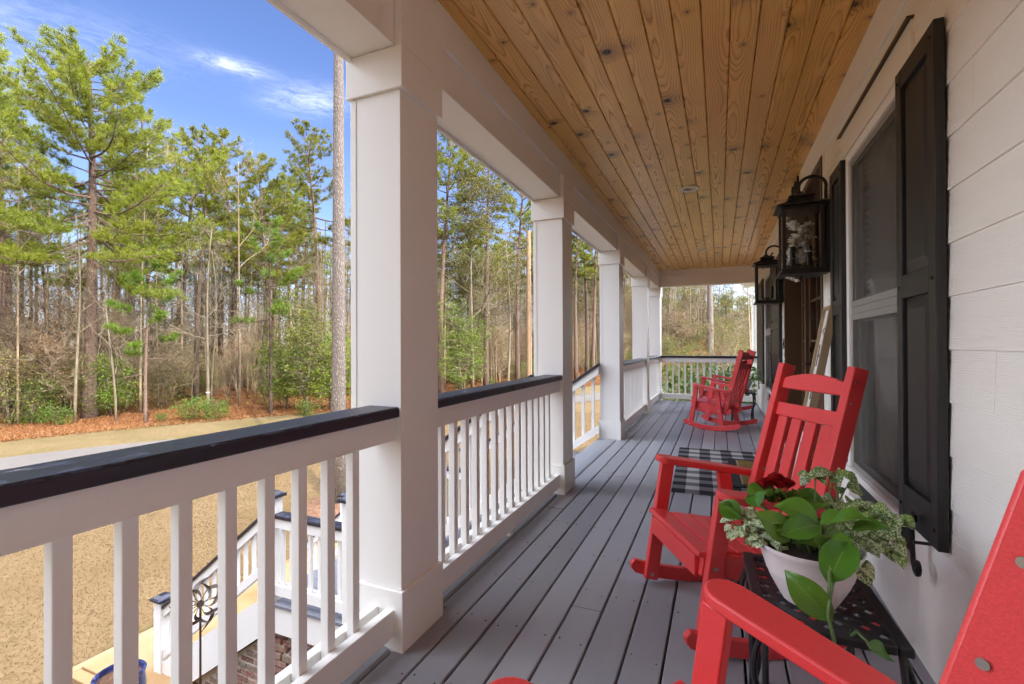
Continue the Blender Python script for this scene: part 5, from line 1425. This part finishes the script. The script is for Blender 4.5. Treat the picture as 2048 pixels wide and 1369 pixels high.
plant('bush0', 'leafy_shrub', at_px(325, 24.8), 'tiny green plant beside the leaning young pine', 'shrub', .4, 5)
plant('pine1', 'pine_tree', at_px(20, 30), 'tall pine at the left picture edge', 'pine tree', 1.12, 5.0)
plant('pine3', 'pine_tree', at_px(470, 40), 'slim pine with a small round top seen above the twiggy tree', 'pine tree', 1.05, 4.0)
plant('pine2', 'pine_tree', at_px(540, 36), 'pine with a full green top above the bright holly', 'pine tree', .88, 5.6)
plant('pine0', 'pine_tree', at_px(640, 42), 'dark-topped pine left of the lawn pine trunk', 'pine tree', 1.12, 3.2)
plant('oak', 'oak_tree', at_px(945, 40), 'broad olive-tinted tree with haze of twigs between the two nearest columns', 'oak', 1.25, 1.0)
plant('holly1', 'holly_tree', at_px(925, 38), 'leafy green holly low between the two nearest columns', 'holly', 1.0, 1.0)
plant('spread', 'bare_tree', at_px(1015, 37), 'twiggy leafless tree left of the utility pole', 'bare tree', 1.1, 1.4)
plant('pine2', 'pine_tree', at_px(880, 39), 'pine with a heavy green top beside the first column', 'pine tree', 1.12, 2.0)
plant('pine3', 'pine_tree', at_px(972, 43), 'open-crowned pine standing clear of the wood between two columns', 'pine tree', 1.18, 1.1)
plant('pine0', 'pine_tree', at_px(1035, 46), 'pine whose top shows beside the second column', 'pine tree', 1.12, .1)
plant('pine1', 'pine_tree', at_px(1152, 50), 'left one of three pines seen in the gap over the stairs', 'pine tree', 1.02, 2.0)
plant('pine2', 'pine_tree', at_px(1174, 53), 'middle one of three pines seen in the gap over the stairs', 'pine tree', 1.05, 3.3)
plant('pine0', 'pine_tree', at_px(1186, 50), 'right one of three pines seen in the gap over the stairs', 'pine tree', .98, 4.4)
plant('endpine', 'pine_tree', at_px(1421, 50), 'stout pine trunk rising behind the far end railing', 'pine tree', 1.0, 2.0)
plant('bush1', 'leafy_shrub', (-.70, 13.0, GZ), 'bright green shrub behind the far railing, beside the corner column', 'shrub', 1.5, 1.0)
plant('bush1', 'leafy_shrub', (.05, 13.6, GZ), 'bright green shrub behind the far railing, below the rocking chairs', 'shrub', 1.42, 2.0)
plant('bush1', 'leafy_shrub', (.75, 12.6, GZ), 'green shrub behind the far railing, close to the house wall', 'shrub', 1.45, 3.0)
plant('bush2', 'leafy_shrub', at_px(1375, 22), 'olive shrub on the lawn past the far railing, left of the stout pine', 'shrub', .95, 1.0)
plant('bush2', 'leafy_shrub', at_px(1468, 30), 'olive shrub on the lawn past the far railing, right of the stout pine', 'shrub', .9, 2.0)
plant('bush3', 'leafy_shrub', at_px(1345, 26), 'olive shrub beyond the end of the porch', 'shrub', .8, 3.0)
plant('bare1', 'bare_tree', at_px(1502, 24), 'slender leafless tree against the sky beside the house corner', 'bare tree', .72, 3.0)

# the rest of the wood: look-alikes in rows, nearest first
trnd = random.Random(77)
def row(key, name, n, s0, s1, q0, q1, sc, label, cat, group, zs=(1, 1), part='crown', avoid=None):
    for i in range(n):
        s = s0 + (s1 - s0) * (i + trnd.random()) / n; q = trnd.uniform(q0, q1)
        x, y = rp(s, q)
        kk = key[i % len(key)] if isinstance(key, (list, tuple)) else key
        plant(kk, name, (x, y, float(terr(x, y)) + .03), label, cat, trnd.uniform(*sc), trnd.uniform(0, 6.28), group, part, trnd.uniform(*zs))
row(['pine0', 'pine1', 'pine3', 'pine2'], 'pine_tree', 46, -22, 88, 14, 28, (.78, 1.02), 'tall slim pine standing inside the wood behind the front trees', 'pine tree', 'pines inside the wood')
row(['bare1', 'bare0', 'pole0', 'bare3'], 'bare_tree', 64, -20, 86, 10.5, 22, (.8, 1.15), 'slender leafless tree in the thick of the wood', 'bare tree', 'leafless trees in the wood')
row(['sapling', 'sapling', 'bare2', 'pole0'], 'sapling', 84, -18, 80, 9.6, 16, (.6, 1.1), 'thin leafless sapling at the wood edge', 'sapling', 'saplings at the wood edge')
row(['brush0', 'brush1', 'brush0'], 'brush_thicket', 100, -20, 86, 10.5, 20, (.75, 1.35), 'brown twiggy thicket filling the wood under the pines', 'thicket', 'thickets under the pines')
row(['brush1', 'brush0', 'bare2'], 'understory_tree', 60, -22, 88, 16, 27, (1.35, 2.1), 'tall brown twiggy growth deep inside the wood', 'thicket', 'tall thickets deep in the wood')
row(['bush2', 'bush3', 'holly0'], 'leafy_shrub', 30, -18, 84, 11, 20, (.6, 1.0), 'olive-green shrub within the wood', 'shrub', 'shrubs within the wood')
row(['oak', 'bare3'], 'oak_tree', 14, 8, 84, 13, 24, (.8, 1.15), 'broad hazy tree with olive buds inside the wood', 'oak', 'budding trees inside the wood')
row(['bush1', 'bush0', 'bush2'], 'leafy_shrub', 22, 18, 82, 9.5, 12, (.6, 1.1), 'green shrub along the front of the more distant wood', 'shrub', 'shrubs along the distant wood edge')

# far wood that reads as one mass, and the hill behind the house end
def mass(name, spots, seed):
    g = np.random.default_rng(seed); m = MB(); P = []; Cc = []; P2 = []; C2 = []
    for (x, y, h) in spots:
        z = float(terr(x, y)); r = g.uniform(.10, .2)
        m.tube([(x, y, z - .3), (x + g.uniform(-.3, .3), y, z + h * .5), (x + g.uniform(-.6, .6), y, z + h)], [r, r * .75, r * .3], 6, 0)
        for i in range(16):
            a = g.uniform(0, 6.28); rr2 = g.uniform(.3, 2.4); P.append((x + rr2 * math.cos(a), y + rr2 * math.sin(a), z + h * g.uniform(.62, 1.0))); Cc.append(g.uniform(0, 1, 3))
        for i in range(26):
            a = g.uniform(0, 6.28); rr2 = g.uniform(.5, 3); P2.append((x + rr2 * math.cos(a), y + rr2 * math.sin(a), z + .62 * h * g.random() ** 1.2)); C2.append(g.uniform(0, 1, 3))
    P, Cc, P2, C2 = map(np.array, (P, Cc, P2, C2))
    blades(np.repeat(P, 5, 0) + g.normal(0, .45, (len(P) * 5, 3)) * (1, 1, .4), np.tile((0, 0, .5), (len(P) * 5, 1)), np.full(len(P) * 5, .42), .07, 9, .6, np.repeat(Cc, 5, 0), m, 1, seed + 1)
    leaves(P2, .26, .12, 14, .9, C2, m, 2, seed + 2)
    blades(np.repeat(P2, 2, 0), np.tile((0, 0, .7), (len(P2) * 2, 1)), np.full(len(P2) * 2, 1.9), .022, 7, .7, np.repeat(C2, 2, 0), m, 3, seed + 4)
    return tag(m.build(name, [MAT['pine_bark'], MAT['pine_needles'], MAT['leaf_olive'], MAT['twig_bark']]), kind='stuff')
sp_ = []
for i in range(380):
    s = trnd.uniform(-34, 112); q = trnd.uniform(25, 52); x, y = rp(s, q); sp_.append((x, y, trnd.uniform(14, 20)))
mass('far_woods', sp_, 900)
sp_ = []
for i in range(60):
    y = trnd.uniform(88, 130); x = trnd.uniform(-14, 22); sp_.append((x, y, trnd.uniform(5, 11)))
mass('hill_woods', sp_, 920)
row_h = [(1440, 74, 'bush2', 1.2), (1470, 70, 'bush3', 1.1), (1490, 78, 'oak', .5), (1455, 84, 'oak', .55), (1500, 66, 'bush2', 1.3), (1432, 88, 'bush3', 1.5)]
for px, d, kk, sc in row_h: plant(kk, 'hill_shrub', at_px(px, d), 'hazy olive shrub on the sunny slope beyond the porch end', 'shrub', sc, None, 'shrubs on the slope beyond the porch')

hr = random.Random(5)
for i in range(34):
    px, d = hr.uniform(1325, 1512), hr.uniform(40, 78)
    plant(['bush2', 'bush3', 'brush0', 'bush1'][i % 4], 'bank_shrub', at_px(px, d), 'low green or twiggy shrub on the bank beyond the far railing', 'shrub', hr.uniform(.7, 1.3), hr.uniform(0, 6), 'shrubs on the bank beyond the far railing')
# unseen woods added behind the viewer to block low sky from the columns
sp_ = []
for i in range(170):
    y = trnd.uniform(-46, -15); x = trnd.uniform(-30, 14) ; sp_.append((x, y - .25 * abs(x), trnd.uniform(14, 20)))
mass('sky_block_woods', sp_, 940)
# ground litter: dry grass blades on the nearer lawn, straw and fallen leaves at the wood edge
g = np.random.default_rng(4)
N = 330000; X = -2.2 - 20 * g.random(N) ** 1.3; Y = -6 + 34 * g.random(N)
q = (X - RD0[0]) * RDN[0] + (Y - RD0[1]) * RDN[1]
ok = (q < -3.3) & ~((X > -7.45) & (X < -1.3) & (Y > 3.1) & (Y < 7.5)) & (np.hypot(X - LT[0], Y - LT[1]) > 1.0)
X, Y = X[ok], Y[ok]; P = np.stack([X, Y, terr(X, Y)], 1)
m = MB(); blades(P, np.tile((0, 0, .5), (len(P), 1)), np.full(len(P), .05), .007, 2, .8, g.uniform(0, 1, (len(P), 3)), m, 0, 41)
tag(m.build('dry_grass', MAT['dry_blade']), kind='stuff')
N = 26000; S = g.uniform(-20, 60, N); Q = 4.2 + 14 * g.random(N) ** 1.6; X = RD0[0] + RDD[0] * S + RDN[0] * Q; Y = RD0[1] + RDD[1] * S + RDN[1] * Q
P = np.stack([X, Y, terr(X, Y) + .06], 1); m = MB(); blades(P, np.tile((0, 0, .25), (len(P), 1)), np.full(len(P), .22), .035, 3, .8, g.uniform(0, 1, (len(P), 3)), m, 0, 43)
tag(m.build('fallen_leaves', MAT['leaf_rust']), kind='stuff')
VEIL, FILL_VEIL_L = .85, 34.0  # cover and brightness of the added cloud that fills the porch
# ------------------------------------------------------------------ sky, clouds and sun
SUN_EL, SUN_AZ = R(40), math.atan2(-.50, .80)      # direction to the sun: behind the house, a little behind the viewer
sd_ = Vector((math.cos(SUN_EL) * math.cos(SUN_AZ), math.cos(SUN_EL) * math.sin(SUN_AZ), math.sin(SUN_EL)))
sl = bpy.data.lights.new('sun', 'SUN'); sl.energy = 2.0; sl.angle = R(.6); sl.color = (1.0, .93, .82)
so = bpy.data.objects.new('sun', sl); COL.objects.link(so); so.rotation_euler = sd_.to_track_quat('Z', 'Y').to_euler()
W = bpy.data.worlds.new('World'); SC.world = W; W.use_nodes = True; nt = W.node_tree; nt.nodes.clear()
def wn(t, inp=None, **kw):
    nd = nt.nodes.new('ShaderNode' + t)
    for k_, v in kw.items(): setattr(nd, k_, v)
    for k_, v in (inp or {}).items():
        if isinstance(v, bpy.types.NodeSocket): nt.links.new(v, nd.inputs[k_])
        else: nd.inputs[k_].default_value = v
    return nd
def wm(op, a, b=0.0, clamp=False):
    return wn('Math', {0: a, 1: b}, operation=op, use_clamp=clamp).outputs[0]
sky = wn('TexSky', sky_type='NISHITA'); sky.sun_disc = False; sky.sun_elevation = SUN_EL; sky.sun_rotation = PI / 2 - SUN_AZ
sky.air_density = 1.0; sky.dust_density = .6; sky.ozone_density = 4.5; sky.altitude = 50
tc = wn('TexCoord'); V = tc.outputs['Generated']
def dotv(v): return wn('VectorMath', {0: V, 1: tuple(v)}, operation='DOT_PRODUCT').outputs['Value']
total = None
def wisp(px, py, hw, hh, tilt, st, seed):
    c = ray(px, py); c = c / np.linalg.norm(c); a = np.cross(c, (0, 0, 1.0)); a /= np.linalg.norm(a); b = np.cross(a, c)
    ca, sa = math.cos(tilt), math.sin(tilt); a, b = a * ca + b * sa, -a * sa + b * ca
    u = wm('DIVIDE', dotv(a), hw / F_PX); v = wm('DIVIDE', dotv(b), hh / F_PX); w = wm('GREATER_THAN', dotv(c), .5)
    mp = wn('Mapping', {'Vector': V, 'Location': (seed, seed, seed), 'Scale': (11, 11, 48)}); nz = wn('TexNoise', {'Vector': mp.outputs[0], 'Scale': 2.6, 'Detail': 6.0, 'Roughness': .65, 'Distortion': .9}).outputs[0]
    r2 = wm('ADD', wm('POWER', wm('ABSOLUTE', u), 2.0), wm('POWER', wm('ABSOLUTE', v), 2.0))
    f = wm('POWER', 2.718, wm('MULTIPLY', r2, -1.6))
    nb = wm('MULTIPLY', wm('SUBTRACT', nz, .30), 2.4, True)
    f = wm('MULTIPLY', wm('MULTIPLY', f, nb), w); return wm('MULTIPLY', f, st)
for args in ((466, 132, 56, 13, 0, .62, 1.0), (618, 200, 76, 27, .12, .48, 4.0), (20, 30, 220, 40, .1, .16, 7.0), (20, 170, 110, 60, 0, .30, 9.0), (300, 250, 300, 25, 0, .06, 12.0), (940, 230, 60, 60, 0, .25, 15.0), (1480, 600, 260, 120, 0, .12, 17.0)):
    f = wisp(*args); total = f if total is None else wm('ADD', total, f)
total = wm('MINIMUM', total, .85)
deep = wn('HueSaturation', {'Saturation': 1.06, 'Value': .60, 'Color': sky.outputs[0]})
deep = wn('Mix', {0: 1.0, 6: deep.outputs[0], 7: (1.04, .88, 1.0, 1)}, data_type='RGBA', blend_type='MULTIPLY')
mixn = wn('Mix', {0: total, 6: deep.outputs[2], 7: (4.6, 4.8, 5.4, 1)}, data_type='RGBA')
# bright cloud added out of view as porch fill light, clear in the north-west
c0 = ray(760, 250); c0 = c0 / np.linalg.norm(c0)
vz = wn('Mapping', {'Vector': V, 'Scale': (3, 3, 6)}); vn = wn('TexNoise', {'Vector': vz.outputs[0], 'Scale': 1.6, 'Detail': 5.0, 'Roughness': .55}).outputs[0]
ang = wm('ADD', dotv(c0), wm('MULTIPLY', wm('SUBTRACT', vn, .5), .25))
fill_veil = wn('MapRange', {'Value': ang, 'From Min': .80, 'From Max': .42, 'To Min': 0.0, 'To Max': VEIL}, interpolation_type='SMOOTHSTEP').outputs[0]
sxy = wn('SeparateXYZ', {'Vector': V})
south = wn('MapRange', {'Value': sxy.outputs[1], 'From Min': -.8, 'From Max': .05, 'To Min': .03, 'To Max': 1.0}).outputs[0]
fill_veil = wm('MULTIPLY', fill_veil, south)
mixn = wn('Mix', {0: fill_veil, 6: mixn.outputs[2], 7: (FILL_VEIL_L * .93, FILL_VEIL_L * .98, FILL_VEIL_L * 1.09, 1)}, data_type='RGBA')
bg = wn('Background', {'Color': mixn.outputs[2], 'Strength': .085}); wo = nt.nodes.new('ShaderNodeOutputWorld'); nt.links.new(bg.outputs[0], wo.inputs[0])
vs = SC.view_settings; vs.view_transform = 'Standard'; vs.look = 'None'; vs.exposure = 2.33; vs.gamma = 1; vs.use_curve_mapping = False
cy = SC.cycles
cy.max_bounces = 9; cy.diffuse_bounces = 7; cy.glossy_bounces = 3; cy.transmission_bounces = 4; cy.transparent_max_bounces = 12; cy.use_denoising = True
try: cy.denoiser = 'OPENIMAGEDENOISE'
except Exception: pass
cy.use_adaptive_sampling = True; cy.adaptive_threshold = .03; cy.caustics_reflective = False; cy.caustics_refractive = False; cy.sample_clamp_indirect = 8
